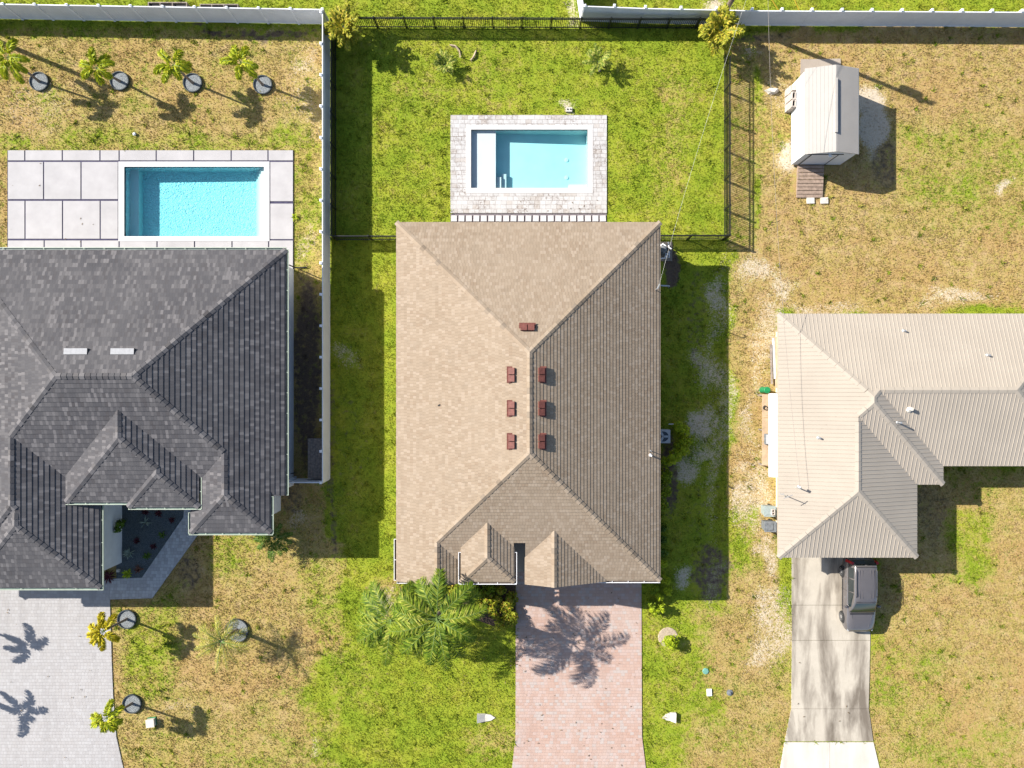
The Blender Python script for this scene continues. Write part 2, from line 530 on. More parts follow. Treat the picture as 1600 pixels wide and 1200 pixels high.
SAND = [(1230, 246, 22, 34, .72), (1360, 188, 26, 44, 1.0), (1180, 425, 40, 30, .62), (1225, 450, 25, 35, .55), (1195, 520, 34, 60, .55), (1100, 575, 22, 40, .6), (1095, 660, 24, 34, .75),
        (1078, 735, 28, 28, .72), (1118, 470, 18, 40, .62), (1076, 906, 20, 20, .68), (1122, 910, 16, 36, .6), (1205, 970, 30, 70, .55), (1192, 870, 20, 45, .58), (1170, 760, 22, 90, .55), (1165, 650, 20, 60, .5),
        (1563, 298, 22, 14, .7), (1500, 466, 70, 18, .6), (1125, 8, 34, 22, .85), (905, 15, 10, 40, .55), (612, 925, 18, 34, .62), (1210, 140, 30, 20, .45), (415, 45, 60, 12, .42), (470, 90, 30, 30, .45),
        (465, 150, 40, 70, .38), (60, 160, 60, 60, .36), (285, 1110, 30, 20, .4), (1190, 1010, 30, 30, .55), (1300, 480, 80, 14, .5), (470, 380, 16, 40, .45), (545, 565, 25, 20, .5),
        (1124, 640, 14, 250, .5), (1112, 590, 10, 30, .6), (1105, 700, 26, 12, .62), (1062, 745, 14, 10, .7), (1180, 580, 14, 40, .5), (500, 1170, 14, 20, .5), (890, 172, 16, 10, .7), (462, 800, 16, 20, .5), (1170, 90, 30, 14, .5), (230, 815, 60, 30, .0), (455, 690, 10, 30, .5)]
SOIL_SHADE = [(482, 580, 26, 175, .62), (1046, 420, 15, 40, .7), (400, 48, 130, 9, .6), (1090, 500, 20, 120, .42), (1115, 900, 30, 50, .55), (1100, 820, 30, 80, .38), (455, 770, 24, 40, .5), (1046, 740, 16, 80, .6),  # bare soil, plus the left back fence's shadow band painted dark
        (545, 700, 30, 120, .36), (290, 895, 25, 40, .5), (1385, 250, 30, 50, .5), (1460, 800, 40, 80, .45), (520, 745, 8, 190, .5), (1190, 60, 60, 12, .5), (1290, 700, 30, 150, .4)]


def gmap(x, y):
    px, py = 800 + x * S, 600 - y * S
    qx = px + (fbm(x * .45, y * .45) - .5) * 70
    qy = py + (fbm(x * .45 + 40, y * .45 + 9) - .5) * 70
    dry = np.full(x.shape, .14)
    for a, b, c, d, w, v in DRY:
        k = soft(qx if w > 11 else px, a, b, w) * soft(qy if w > 11 else py, c, d, w)
        dry = dry * (1 - k) + v * k
    sand = np.zeros(x.shape); soil = np.zeros(x.shape)
    for cx, cy, rx, ry, v in SAND:
        r = np.sqrt(((qx - cx) / rx) ** 2 + ((qy - cy) / ry) ** 2)
        sand = np.maximum(sand, v * np.clip(1.5 - r, 0, 1))
    for cx, cy, rx, ry, v in SOIL_SHADE:
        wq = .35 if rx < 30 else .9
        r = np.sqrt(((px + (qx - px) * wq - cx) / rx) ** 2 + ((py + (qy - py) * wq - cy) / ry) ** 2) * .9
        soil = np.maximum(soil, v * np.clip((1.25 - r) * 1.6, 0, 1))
    sand = sand + .20 * np.clip(fbm(x * .6 + 70, y * .6) - .45, 0, 1) * (dry > .5)
    return dry, sand, soil


def ppoly(pts, z=0.0):
    return [tuple(G(p[0], p[1], z)[:2]) for p in pts]


POOL_L = ((195, 261), (413, 369.5))
POOL_M = ((736, 203), (918, 294))


def rect_w(r):
    a, b = G(*r[0]), G(*r[1])
    return a.x, b.x, b.y, a.y


# ------------------------------------------------------------------ ground sheet (finer grid with openings for the two pools)
def make_ground():
    x0, x1, y0, y1 = -40, 40, -32, 32
    st = .25
    xs = np.arange(x0, x1 + st / 2, st); ys = np.arange(y0, y1 + st / 2, st)
    X, Y = np.meshgrid(xs, ys)
    nx, ny = len(xs), len(ys)
    Z = (fbm(X * .5, Y * .5) - .5) * .03
    V = np.stack([X.ravel(), Y.ravel(), Z.ravel() - .02], 1)
    i, j = np.meshgrid(np.arange(nx - 1), np.arange(ny - 1))
    i, j = i.ravel(), j.ravel()
    keep = np.ones(len(i), bool)
    for r in (POOL_L, POOL_M):
        a, b, c, d = rect_w(r)
        keep &= ~((xs[i + 1] > a - .02) & (xs[i] < b + .02) & (ys[j + 1] > c - .02) & (ys[j] < d + .02))
    i, j = i[keep], j[keep]
    F = np.stack([j * nx + i, j * nx + i + 1, (j + 1) * nx + i + 1, (j + 1) * nx + i], 1)
    ring = [(x0, y0), (x1, y0), (x1, y1), (x0, y1)]
    R = 400
    n = len(V)
    V = np.vstack([V, [[-R, -R, -.03], [R, -R, -.03], [R, R, -.03], [-R, R, -.03], [x0, y0, -.03], [x1, y0, -.03], [x1, y1, -.03], [x0, y1, -.03]]])
    faces = F.tolist() + [[n + k, n + (k + 1) % 4, n + 4 + (k + 1) % 4, n + 4 + k] for k in range(4)]
    me = bpy.data.meshes.new('lawn')
    me.from_pydata(V.tolist(), [], faces)
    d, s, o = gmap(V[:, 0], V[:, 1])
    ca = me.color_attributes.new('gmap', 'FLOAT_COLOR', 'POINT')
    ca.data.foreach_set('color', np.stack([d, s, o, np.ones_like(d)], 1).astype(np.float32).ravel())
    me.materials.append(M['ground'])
    me.polygons.foreach_set('use_smooth', [True] * len(me.polygons))
    ob = bpy.data.objects.new('lawn', me); COL.objects.link(ob)
    return kind(ob, 'structure')


make_ground()

# ------------------------------------------------------------------ flat paving
DRIVE_MAIN = [(806, 880), (1002, 880), (1003, 1150), (1009, 1200), (1030, 1330), (785, 1330), (800, 1200), (805.5, 1150)]
DRIVE_LEFT = [(-90, 880), (158, 880), (158, 905), (182, 903.5), (222, 902.5), (287, 808), (288, 785), (312, 785), (309, 836), (238, 934.5), (172, 936.5), (175, 1037), (177, 1086), (182, 1151), (193, 1200), (230, 1330), (-130, 1330), (-90, 1150)]
BED_LEFT = [(182, 780), (288, 780), (287, 808), (222, 902.5), (182, 903.5)]
DRIVE_R = [(1237, 850), (1360, 850), (1359.5, 987), (1357, 1107), (1364, 1158), (1226, 1158), (1236, 1112), (1237, 1065)]
APRON_R = [(1225.5, 1160), (1364.5, 1160), (1374, 1200), (1395, 1330), (1195, 1330), (1219, 1200)]


def flat(name, pts, z, mat, z0=-.12):
    b = MB(); b.prism(ppoly(pts), z0, z, 0)
    return kind(b.build(name, mat), 'structure')


flat('driveway', DRIVE_MAIN, .03, M['drive_pink'])
flat('driveway', [(-90, 880), (158, 880), (158, 905), (172, 904.2), (172, 936.5), (175, 1037), (177, 1086), (182, 1151), (193, 1200), (230, 1330), (-130, 1330), (-90, 1150)], .03, M['drive_pale'])
flat('walkway', [(172.15, 904.2), (222, 902.5), (287, 808), (288, 785), (312, 785), (309, 836), (238, 934.5), (172.15, 936.5)], .034, M['walk'])
flat('gravel_bed', BED_LEFT, .015, M['gravel_dark'])
bb = MB()
for pts in ([(1237, 850), (1360, 850), (1359.8, 945), (1237, 945)], [(1237, 945.6), (1359.8, 945.6), (1359.4, 1000), (1237.2, 1000)], [(1237.2, 1000.6), (1359.4, 1000.6), (1357, 1107), (1236.3, 1107)], [(1236.2, 1107.5), (1357.1, 1107.5), (1364, 1158), (1226, 1158)]):
    bb.prism(ppoly(pts), -.12, .03)
kind(bb.build('driveway', M['conc_drive']), 'structure')
bb = MB()
bb.prism(ppoly([(1225.5, 1159.6), (1296, 1159.6), (1296, 1330), (1195, 1330), (1219, 1200)]), -.12, .03)
bb.prism(ppoly([(1296.5, 1159.6), (1364.5, 1159.6), (1374, 1200), (1395, 1330), (1296.5, 1330)]), -.12, .03)
kind(bb.build('driveway', M['conc_apron']), 'structure')
flat('planting_bed', [(622, 900), (805, 900), (805, 968), (770, 978), (735, 965), (700, 952), (660, 950), (628, 938)], .012, M['mulch'])
flat('equipment_pad', [(1010, 378), (1050, 378), (1050, 408), (1010, 408)], .05, M['conc_slab'])

# road far below the frame
flat('road', [(-900, 1420), (2500, 1420), (2500, 1600), (-900, 1600)], .0, plain('asphalt', (.05, .05, .05), .2, 4, .9))


# ------------------------------------------------------------------ pools
def ring_rects(outer, inner):
    (ax, bx, ay, by), (cx, dx, cy, dy) = outer, inner
    return [(ax, bx, ay, cy), (ax, bx, dy, by), (ax, cx, cy, dy), (dx, bx, cy, dy)]


def rects(mb, rs, z0, z1, mat=0):
    for a, b, c, d in rs:
        mb.prism([(a, c), (b, c), (b, d), (a, d)], z0, z1, mat)


def basin(mb, r, depth_l, depth_r, zt):
    a, b, c, d = r
    n = 10
    top = lambda x, y: Vector((x, y, zt))
    dep = lambda x: -(depth_l + (depth_r - depth_l) * (x - a) / (b - a))
    for k in range(n):
        xa, xb = a + (b - a) * k / n, a + (b - a) * (k + 1) / n
        mb.face([(xa, c, dep(xa)), (xb, c, dep(xb)), (xb, d, dep(xb)), (xa, d, dep(xa))])
        mb.face([(xa, d, dep(xa)), (xb, d, dep(xb)), (xb, d, zt), (xa, d, zt)])
        mb.face([(xb, c, dep(xb)), (xa, c, dep(xa)), (xa, c, zt), (xb, c, zt)])
    mb.face([(a, c, dep(a)), (a, d, dep(a)), (a, d, zt), (a, c, zt)])
    mb.face([(b, d, dep(b)), (b, c, dep(b)), (b, c, zt), (b, d, zt)])


# main pool
rm = rect_w(POOL_M)
t = thing('swimming_pool', 'blue pool with white sun shelf and stone deck behind the tan house', 'pool', ((rm[0] + rm[1]) / 2, (rm[2] + rm[3]) / 2, 0))
b = MB(); basin(b, rm, .74, 1.0, .03); b.build('basin', M['pool_plaster'], t)
b = MB(); rects(b, ring_rects((rm[0] - .32, rm[1] + .32, rm[2] - .32, rm[3] + .26), rm), -.1, .064); b.build('coping', M['coping_stone'], t)
sx1 = G(774.5, 0).x
b = MB(); b.prism([(rm[0] + .004, rm[2] + .004), (sx1, rm[2] + .004), (sx1, rm[3] - .004), (rm[0] + .004, rm[3] - .004)], -1.1, -.20); b.build('sun_shelf', M['pool_shelf'], t)
for k, (xa, xb, ya, z) in enumerate(((775, 783, 274, -.38), (783.2, 791, 268, -.55))):
    b = MB(); p, q = G(xa, ya), G(xb, 294)
    b.prism([(p.x + .005, q.y + .006), (q.x, q.y + .006), (q.x, p.y), (p.x + .005, p.y)], -1.1, z); b.build('step', M['pool_shelf'], t)
b = MB(); p, q = G(889, 286.5), G(918, 294); b.prism([(p.x, q.y + .006), (q.x - .006, q.y + .006), (q.x - .006, p.y), (p.x, p.y)], -1.2, -.25); b.build('bench', M['pool_shelf'], t)
for px, py in ((887, 243), (887, 271)):
    b = MB(); p = G(px, py); b.lathe((p.x, p.y, -.965), [(.13, 0), (.13, .035), (.09, .05)], 14); b.build('drain', M['white_paint'], t)
b = MB(); b.prism([(rm[0] + .002, rm[2] + .002), (rm[1] - .002, rm[2] + .002), (rm[1] - .002, rm[3] - .002), (rm[0] + .002, rm[3] - .002)], -1.25, -.07); b.build('water', M['water'], t)
b = MB()
do = rect_w(((704, 180), (948, 333)))
rects(b, ring_rects(do, (rm[0] - .322, rm[1] + .322, rm[2] - .322, rm[3] + .262)), -.12, .05)
kind(b.build('pool_deck', M['travertine']), 'structure')
# stepping-stone strip between the deck and the house
flat('gravel_strip', [(704, 333.6), (948, 333.6), (948, 372), (704, 372)], .008, plain('strip_gravel', (.13, .11, .12), .5, 20, .95))
for k in range(21):
    b = MB(); p = G(704 + 5.5 + k * 11.62, 341.5)
    b.box((p.x, p.y, .025), (.345, .36, .07), 0, random.uniform(-.05, .05))
    tag(b.build('stepping_stone', M['coping_stone']), f'{"small pale square stepping stone"} in the row by the tan roof, number {k + 1} from the left' if False else
        f'square pale stone, {("first second third fourth fifth sixth seventh eighth ninth tenth eleventh twelfth thirteenth fourteenth fifteenth sixteenth seventeenth eighteenth nineteenth twentieth twenty-first").split()[k]} from the left in the row below the stone pool deck',
        'stepping stone', 'stones in a row between pool deck and tan roof')

# left pool
rl = rect_w(POOL_L)
t = thing('swimming_pool', 'rippled blue pool with broad white coping behind the dark roofed house', 'pool', ((rl[0] + rl[1]) / 2, (rl[2] + rl[3]) / 2, 0))
b = MB(); basin(b, rl, 1.12, 1.0, .05); b.build('basin', M['pool_rippled'], t)
b = MB(); rects(b, ring_rects(rect_w(((186, 253), (421.5, 377))), rl), -.1, .075); b.build('coping', M['coping'], t)
for k in range(4):
    b = MB(); x1 = rl[1] - .006 - .12 - k * .16
    b.prism([(x1 - .16, rl[2] + .006), (x1 if k else rl[1] - .006, rl[2] + .006), (x1 if k else rl[1] - .006, rl[3] - .006), (x1 - .16, rl[3] - .006)], -1.3, -.25 - k * .2); b.build('step', M['pool_plaster'], t)
b = MB(); b.prism([(rl[0] + .006, rl[2] + .006), (rl[0] + .55, rl[2] + .006), (rl[0] + .55, rl[3] - .006), (rl[0] + .006, rl[3] - .006)], -1.3, -.62); b.build('bench', M['pool_plaster'], t)
b = MB(); b.prism([(rl[0] + .002, rl[2] + .002), (rl[1] - .002, rl[2] + .002), (rl[1] - .002, rl[3] - .002), (rl[0] + .002, rl[3] - .002)], -1.35, -.09); b.build('water', M['water_rippled'], t)
b = MB()
zz = 3.077
rects(b, ring_rects(rect_w(((12, 235), (458.5, 440))), rect_w(((186, 253), (421.5, 377)))), -.12, .03, 1)
rows = [(722, 772, [38, 122, 302, 483, 575, 753, 933, 1113, 1290, 1412]), (1155, 1335, [38, 215, 392, 575, 757, 937, 1117, 1293, 1412]),
        (778, 958, [38, 212, 392, 571]), (965, 1148, [38, 123, 303, 484, 571]), (778, 968, [1298, 1412]), (978, 1150, [1298, 1412]), (722 + 56, 788, [1298, 1412])]
for ya, yb, xs in rows[:6]:
    for xa, xb in zip(xs, xs[1:]):
        p, q = G((xa + 3) / zz, (ya + 2) / zz), G((xb - 3) / zz, yb / zz)
        b.prism([(p.x, q.y), (q.x, q.y), (q.x, p.y), (p.x, p.y)], .02, .055, 0, False)
kind(b.build('pool_deck', [M['slab'], M['joint']]), 'structure')


# ------------------------------------------------------------------ roofs
def clip(poly, a, bx, cy):
    out = []
    n = len(poly)
    for i in range(n):
        p, q = poly[i], poly[(i + 1) % n]
        fp, fq = a + bx * p[0] + cy * p[1], a + bx * q[0] + cy * q[1]
        if fp >= 0:
            out.append(p)
        if (fp > 0 > fq) or (fp < 0 < fq):
            s = fp / (fp - fq)
            out.append((p[0] + (q[0] - p[0]) * s, p[1] + (q[1] - p[1]) * s))
    return out


def area(p):
    return abs(sum(p[i][0] * p[(i + 1) % len(p)][1] - p[(i + 1) % len(p)][0] * p[i][1] for i in range(len(p)))) / 2 if len(p) > 2 else 0


class Roof:
    def __init__(self, cuts=()):
        self.s = []
        self.cuts = list(cuts)

    def hip(self, x0, x1, y0, y1, ze, t, sides='NSEW', ridge=None):
        P = []
        if 'W' in sides: P.append((ze - t * x0, t, 0.0))
        if 'E' in sides: P.append((ze + t * x1, -t, 0.0))
        if 'S' in sides: P.append((ze - t * y0, 0.0, t))
        if 'N' in sides: P.append((ze + t * y1, 0.0, -t))
        self.s.append(((x0, x1, y0, y1), P))

    def solid(self, rect, planes):
        self.s.append((rect, planes))

    def env(self, x, y):
        z = -9
        for k, (r, P) in enumerate(self.s):
            if r[0] <= x <= r[1] and r[2] <= y <= r[3]:
                if any(c[0] == k and c[1] <= x <= c[2] and c[3] <= y <= c[4] for c in self.cuts):
                    continue
                z = max(z, min(p[0] + p[1] * x + p[2] * y for p in P))
        return z

    def pieces(self):
        out = []
        hp_rect = lambda r: [(-r[0], 1, 0), (r[1], -1, 0), (-r[2], 0, 1), (r[3], 0, -1)]
        for i, (r, P) in enumerate(self.s):
            for pi_, p in enumerate(P):
                poly = [(r[0], r[2]), (r[1], r[2]), (r[1], r[3]), (r[0], r[3])]
                for k, q in enumerate(P):
                    if k != pi_:
                        poly = clip(poly, q[0] - p[0], q[1] - p[1], q[2] - p[2])
                polys = [poly]
                subs = [hp_rect((c[1], c[2], c[3], c[4])) for c in self.cuts if c[0] == i]
                for j, (r2, P2) in enumerate(self.s):
                    if j != i:
                        e = 1e-4 if j < i else -1e-4
                        subs.append(hp_rect(r2) + [(q[0] - p[0] + e, q[1] - p[1], q[2] - p[2]) for q in P2])
                for hs in subs:
                    new = []
                    for pl in polys:
                        rem, outs = pl, []
                        for h in hs:
                            o = clip(rem, -h[0], -h[1], -h[2])
                            if area(o) > 1e-4: outs.append(o)
                            rem = clip(rem, *h)
                            if area(rem) < 1e-4: break
                        if area(rem) < 1e-4:
                            new.append(pl)
                        else:
                            new += outs
                    polys = new
                out += [(p, pl) for pl in polys if area(pl) > 1e-3]
        return out

    def edges(self):
        E = []
        for k, (r, P) in enumerate(self.s):
            for i in range(len(P)):
                poly = [(r[0], r[2]), (r[1], r[2]), (r[1], r[3]), (r[0], r[3])]
                for q in range(len(P)):
                    if q != i: poly = clip(poly, P[q][0] - P[i][0], P[q][1] - P[i][1], P[q][2] - P[i][2])
                for a, b in zip(poly, poly[1:] + poly[:1]):
                    m = ((a[0] + b[0]) / 2, (a[1] + b[1]) / 2)
                    for q in range(i + 1, len(P)):
                        d = P[q][0] - P[i][0] + (P[q][1] - P[i][1]) * m[0] + (P[q][2] - P[i][2]) * m[1]
                        L = math.dist(a, b)
                        if abs(d) < 1e-6 and L > .05 and abs(P[q][0] - P[i][0] + (P[q][1] - P[i][1]) * a[0] + (P[q][2] - P[i][2]) * a[1]) < 1e-6:
                            E.append((a, b, P[i], P[q]))
        return E


def roof_mesh(R, mats, house, mode='shingle', expo=.2, butt=.02, rib=.229, ov=.2, cap_len=.3, cap_w=.15):
    mb = MB()
    hz = lambda p, q: p[0] + p[1] * q[0] + p[2] * q[1]
    for p, pl in R.pieces():
        g = math.hypot(p[1], p[2])
        nrm = Vector((-p[1], -p[2], 1)).normalized()
        hx, hy = -p[2] / g, p[1] / g
        if sum(pl[i][0] * pl[(i + 1) % len(pl)][1] - pl[(i + 1) % len(pl)][0] * pl[i][1] for i in range(len(pl))) < 0:
            pl = pl[::-1]
        zs = [hz(p, q) for q in pl]
        V3 = lambda q, off=0.0: Vector((q[0], q[1], hz(p, q))) + nrm * off
        if mode == 'shingle':
            dz = expo * g / math.sqrt(1 + g * g)
            for k in range(int(math.floor(min(zs) / dz)), int(math.ceil(max(zs) / dz))):
                z0, z1 = k * dz, (k + 1) * dz
                q = clip(pl, p[0] - z0, p[1], p[2])
                q = clip(q, z1 - p[0], -p[1], -p[2]) if len(q) > 2 else q
                if area(q) < 1e-5: continue
                offs = [butt * (1 - (hz(p, c) - z0) / dz) for c in q]
                mb.face([V3(c, o) for c, o in zip(q, offs)], 0, [(c[0] * hx + c[1] * hy, min(k + .98, max(k + .02, hz(p, c) / dz))) for c in q])
                for (c, o), (d, o2) in zip(zip(q, offs), zip(q[1:] + q[:1], offs[1:] + offs[:1])):
                    if abs(hz(p, c) - z0) < 1e-5 and abs(hz(p, d) - z0) < 1e-5:
                        mb.face([V3(c, 0), V3(d, 0), V3(d, o2), V3(c, o)], 0, [(c[0] * hx + c[1] * hy, k + .5)] * 4)
        else:
            mb.face([V3(c) for c in pl], 0)
            us = [c[0] * hx + c[1] * hy for c in pl]
            for k in range(int(math.ceil(min(us) / rib)), int(math.floor(max(us) / rib)) + 1):
                u0 = k * rib
                a = clip(pl, -(u0 - .012), hx, hy); a = clip(a, u0 + .012, -hx, -hy) if len(a) > 2 else a
                if area(a) < 1e-4: continue
                zz_ = [hz(p, c) for c in a]
                lo, hi = min(zz_), max(zz_)
                base = Vector((hx * u0, hy * u0, 0)); dn = Vector((p[1], p[2], 0)) / g
                # points on the rib line at heights lo, hi
                pt = lambda z: (lambda s: (base.x + dn.x * s, base.y + dn.y * s))((z - hz(p, (base.x, base.y))) / g)
                A, B = pt(lo), pt(hi)
                w, w2, hh = .018, .008, .022
                for s0, s1, o0, o1 in ((-w, -w2, .001, hh), (-w2, w2, hh, hh), (w2, w, hh, .001)):
                    mk = lambda c, s, o: V3((c[0] + hx * s, c[1] + hy * s), o)
                    mb.face([mk(A, s0, o0), mk(A, s1, o1), mk(B, s1, o1), mk(B, s0, o0)], 0)
        # fascia and underside
        mb.face([V3(c, -.14) for c in pl][::-1], 1)
        for c, d in zip(pl, pl[1:] + pl[:1]):
            L = math.dist(c, d)
            if L < .02: continue
            mx, my = (c[0] + d[0]) / 2, (c[1] + d[1]) / 2
            ox, oy = (d[1] - c[1]) / L, -(d[0] - c[0]) / L
            ze = R.env(mx + ox * .02, my + oy * .02)
            if ze < hz(p, (mx, my)) - .12:
                mb.face([Vector((c[0], c[1], hz(p, c) - ov)), Vector((d[0], d[1], hz(p, d) - ov)), V3(d), V3(c)], 1)
    o = mb.build('roof', mats, house)
    cb = MB()
    seen, prev = [], []
    for a, b, p, q in R.edges():
        prev += seen; seen = []
        L = math.dist(a, b)
        n = max(1, int(L / cap_len))
        for k in range(n):
            A = [a[i] + (b[i] - a[i]) * k / n for i in (0, 1)]
            B = [a[i] + (b[i] - a[i]) * (k + 1) / n for i in (0, 1)]
            m = [(A[i] + B[i]) / 2 for i in (0, 1)]
            if abs(R.env(*m) - hz(p, m)) > .02: continue
            px_, py_ = -(b[1] - a[1]) / L, (b[0] - a[0]) / L
            if any(abs(R.env(m[0] + px_ * s_, m[1] + py_ * s_) - min(hz(p, (m[0] + px_ * s_, m[1] + py_ * s_)), hz(q, (m[0] + px_ * s_, m[1] + py_ * s_)))) > .01 for s_ in (-.12, .12)): continue
            if any(math.dist(m, mm) < .62 * max(L / n, ll_) and abs(-py_ * dd_[0] + px_ * dd_[1]) > .99 for mm, dd_, ll_ in prev): continue
            seen.append((m, (-py_, px_), L / n))
            A3, B3 = Vector((*A, hz(p, A))), Vector((*B, hz(p, B)))
            if A3.z > B3.z + 1e-4: A3, B3 = B3, A3
            d = (B3 - A3).normalized()
            pts = []
            for pl_, sgn in ((p, 1), (q, 1)):
                nn = Vector((-pl_[1], -pl_[2], 1)).normalized()
                s = d.cross(nn).normalized()
                down = s if (Vector((pl_[1], pl_[2], 0)).dot(s) < 0) else -s
                pts.append((down, nn))
            (d1, n1), (d2, n2) = pts
            lo, hi = (.05, .03) if mode == 'shingle' else (.035, .035)
            up = Vector((0, 0, 1))
            rA, rB = A3 + up * lo, B3 + up * hi + d * .02
            for dd, nn in pts:
                e0, e1 = A3 + dd * cap_w + nn * (lo - .012), B3 + dd * cap_w + nn * (hi - .012) + d * .02
                cb.face([rA, rB, e1, e0], 0, [(k * 3.1, .5)] * 4)
                cb.face([e0, e1, e1 - nn * .04, e0 - nn * .04], 0, [(k * 3.1, .5)] * 4)
            cb.face([rA, A3 + d1 * cap_w + n1 * (lo - .012), A3 - up * .01, A3 + d2 * cap_w + n2 * (lo - .012)], 0, [(k * 3.1, .5)] * 4)
    cb.build('ridge_cap', mats[0], o)
    return o


def walls(R, house, mat, inset, z0=-.3, skip=()):
    b = MB()
    for k, (r, P) in enumerate(R.s):
        if k in skip: continue
        i = inset + .012 * k
        ze = min(min(p[0] + p[1] * x + p[2] * y for p in P) for x in r[:2] for y in r[2:])
        b.prism([(r[0] + i, r[2] + i), (r[1] - i, r[2] + i), (r[1] - i, r[3] - i), (r[0] + i, r[3] - i)], z0, ze - .02 - .004 * k)
    return b.build('wall', mat, house)


def gutter(house, a, b, out, z, mats, strap=.9):
    """U-shaped gutter from a to b hanging on the outer side"""
    mb = MB()
    a, b, o = Vector((*a, z)), Vector((*b, z)), Vector((*out, 0)) 
    w, h = .12, .10
    d = (b - a).normalized()
    mid = lambda s, zz_, p: p + o * s + Vector((0, 0, zz_))
    mb.bar(mid(w, -h / 2, a), mid(w, -h / 2, b), .028, h, 0)
    mb.bar(mid(w / 2, -h + .012, a) , mid(w / 2, -h + .012, b), w - .035, .02, 1)  # floor slot carries the channel's shade as a dark colour
    for p, s in ((a, 1), (b, -1)):
        mb.bar(mid(0, -h / 2, p) + d * s * .012, mid(w - .02, -h / 2, p) + d * s * .012, .02, h - .004, 0)
    L = (b - a).length
    n = max(1, int(L / strap))
    for k in range(1, n):
        p = a + d * (L * k / n)
        mb.bar(mid(0, -.01, p), mid(w - .02, -.01, p), .03, .012, 0)
    return mb.build('gutter', mats, house)


def window(house, c, w, h, normal, fm, door=False, name='window'):
    """frame + pane on a wall; normal is 'N','S','E' or 'W'"""
    c = Vector(c)
    n = {'N': Vector((0, 1, 0)), 'S': Vector((0, -1, 0)), 'E': Vector((1, 0, 0)), 'W': Vector((-1, 0, 0))}[normal]
    s = Vector((-n.y, n.x, 0))
    b = MB()
    for q in (-1, 1):
        b.bar(c + s * q * w / 2 - Vector((0, 0, h / 2)), c + s * q * w / 2 + Vector((0, 0, h / 2)), .08, .08)
        b.bar(c - s * (w / 2 - .042) + Vector((0, 0, q * h / 2)), c + s * (w / 2 - .042) + Vector((0, 0, q * h / 2)), .08, .08)
    if name == 'garage_door':
        for k in range(4):
            b.box(c + Vector((0, 0, -h / 2 + h / 4 * (k + .5))), (w - .1 if abs(n.y) else .05, .05 if abs(n.y) else w - .1, h / 4 - .02))
    f = b.build(name, fm, house)
    if name != 'garage_door':
        b = MB()
        b.box(c, (w - .08 if abs(n.y) else .03, .03 if abs(n.y) else w - .08, h - .08))
        b.build('pane' if name == 'window' else 'panel', M['glass'] if name == 'window' else M['wood_brown'], f)
    return f


T = 5 / 12
# ---- main house
HM = thing('house', 'middle house with tan shingle hip roof and seven dark red vents', 'house', (.9, -1, 0))
R = Roof(cuts=[(0, .10, .74, -12, -8.75)])
R.hip(-6.53, 8.37, -11.09, 9.13, 3.5, T)
R.solid((-6.53, -1.72, -11.13, -6.5), [(3.5 + T * 6.53, T, 0), (3.5 + T * (-1.72), -T, 0)])
R.hip(-2.83, .14, -10.95, -6.0, 4.36, T, 'WES')
R.solid((.71, 5.36, -11.14, -6.5), [(4.77 - T * 2.31, T, 0), (4.77 + T * 2.31, -T, 0)])
RM = R
roof_main = roof_mesh(R, [M['tan_shingle'], M['fascia']], HM, expo=.2, butt=.018)
walls(R, HM, M['tan_wall'], .5, skip=(3,))
b = MB(); b.prism([(1.2, -10.62), (5.2, -10.62), (5.2, -7), (1.2, -7)], -.3, 3.6); b.build('wall', M['tan_wall'], HM)
for x0, x1, px in ((.75, 5.3, 2.31), (-6.45, -1.8, -4.126)):   # gable ends
    b = MB(); zt = (4.77 if px > 0 else 4.5) - .12
    b.face([(x0, -10.72, 3.45), (x1, -10.72, 3.45), (x1, -10.72, 3.5), (px, -10.72, zt), (x0, -10.72, 3.6)])
    b.build('gable_wall', M['tan_wall'], HM)
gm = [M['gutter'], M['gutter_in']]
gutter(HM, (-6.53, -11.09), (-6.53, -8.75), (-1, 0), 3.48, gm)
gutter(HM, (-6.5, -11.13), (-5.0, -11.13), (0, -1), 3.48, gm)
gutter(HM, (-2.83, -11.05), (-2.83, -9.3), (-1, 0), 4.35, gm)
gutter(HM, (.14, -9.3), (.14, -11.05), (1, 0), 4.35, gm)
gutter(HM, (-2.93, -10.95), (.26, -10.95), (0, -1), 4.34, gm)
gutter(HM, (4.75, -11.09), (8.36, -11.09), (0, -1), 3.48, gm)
window(HM, (4.6, -10.66, 1.15), 4.9, 2.3, 'S', M['white_paint'], name='garage_door')
window(HM, (-1.35, -10.5, 1.1), 1.1, 2.2, 'S', M['white_paint'], name='door')
window(HM, (-4.1, -10.68, 1.5), 1.8, 1.3, 'S', M['white_paint'])
for y in (-6, -1, 4):
    window(HM, (-6.05, y, 1.6), 1.2, 1.2, 'W', M['white_paint'])
    window(HM, (7.89, y + .4, 1.6), 1.2, 1.2, 'E', M['white_paint'])
window(HM, (1, 8.65, 1.1), 2.4, 2.1, 'N', M['white_paint'])


def roof_pt(R, px, py):
    z = 4.5
    for _ in range(12):
        p = G(px, py, z); z = R.env(p.x, p.y)
    return G(px, py, z)


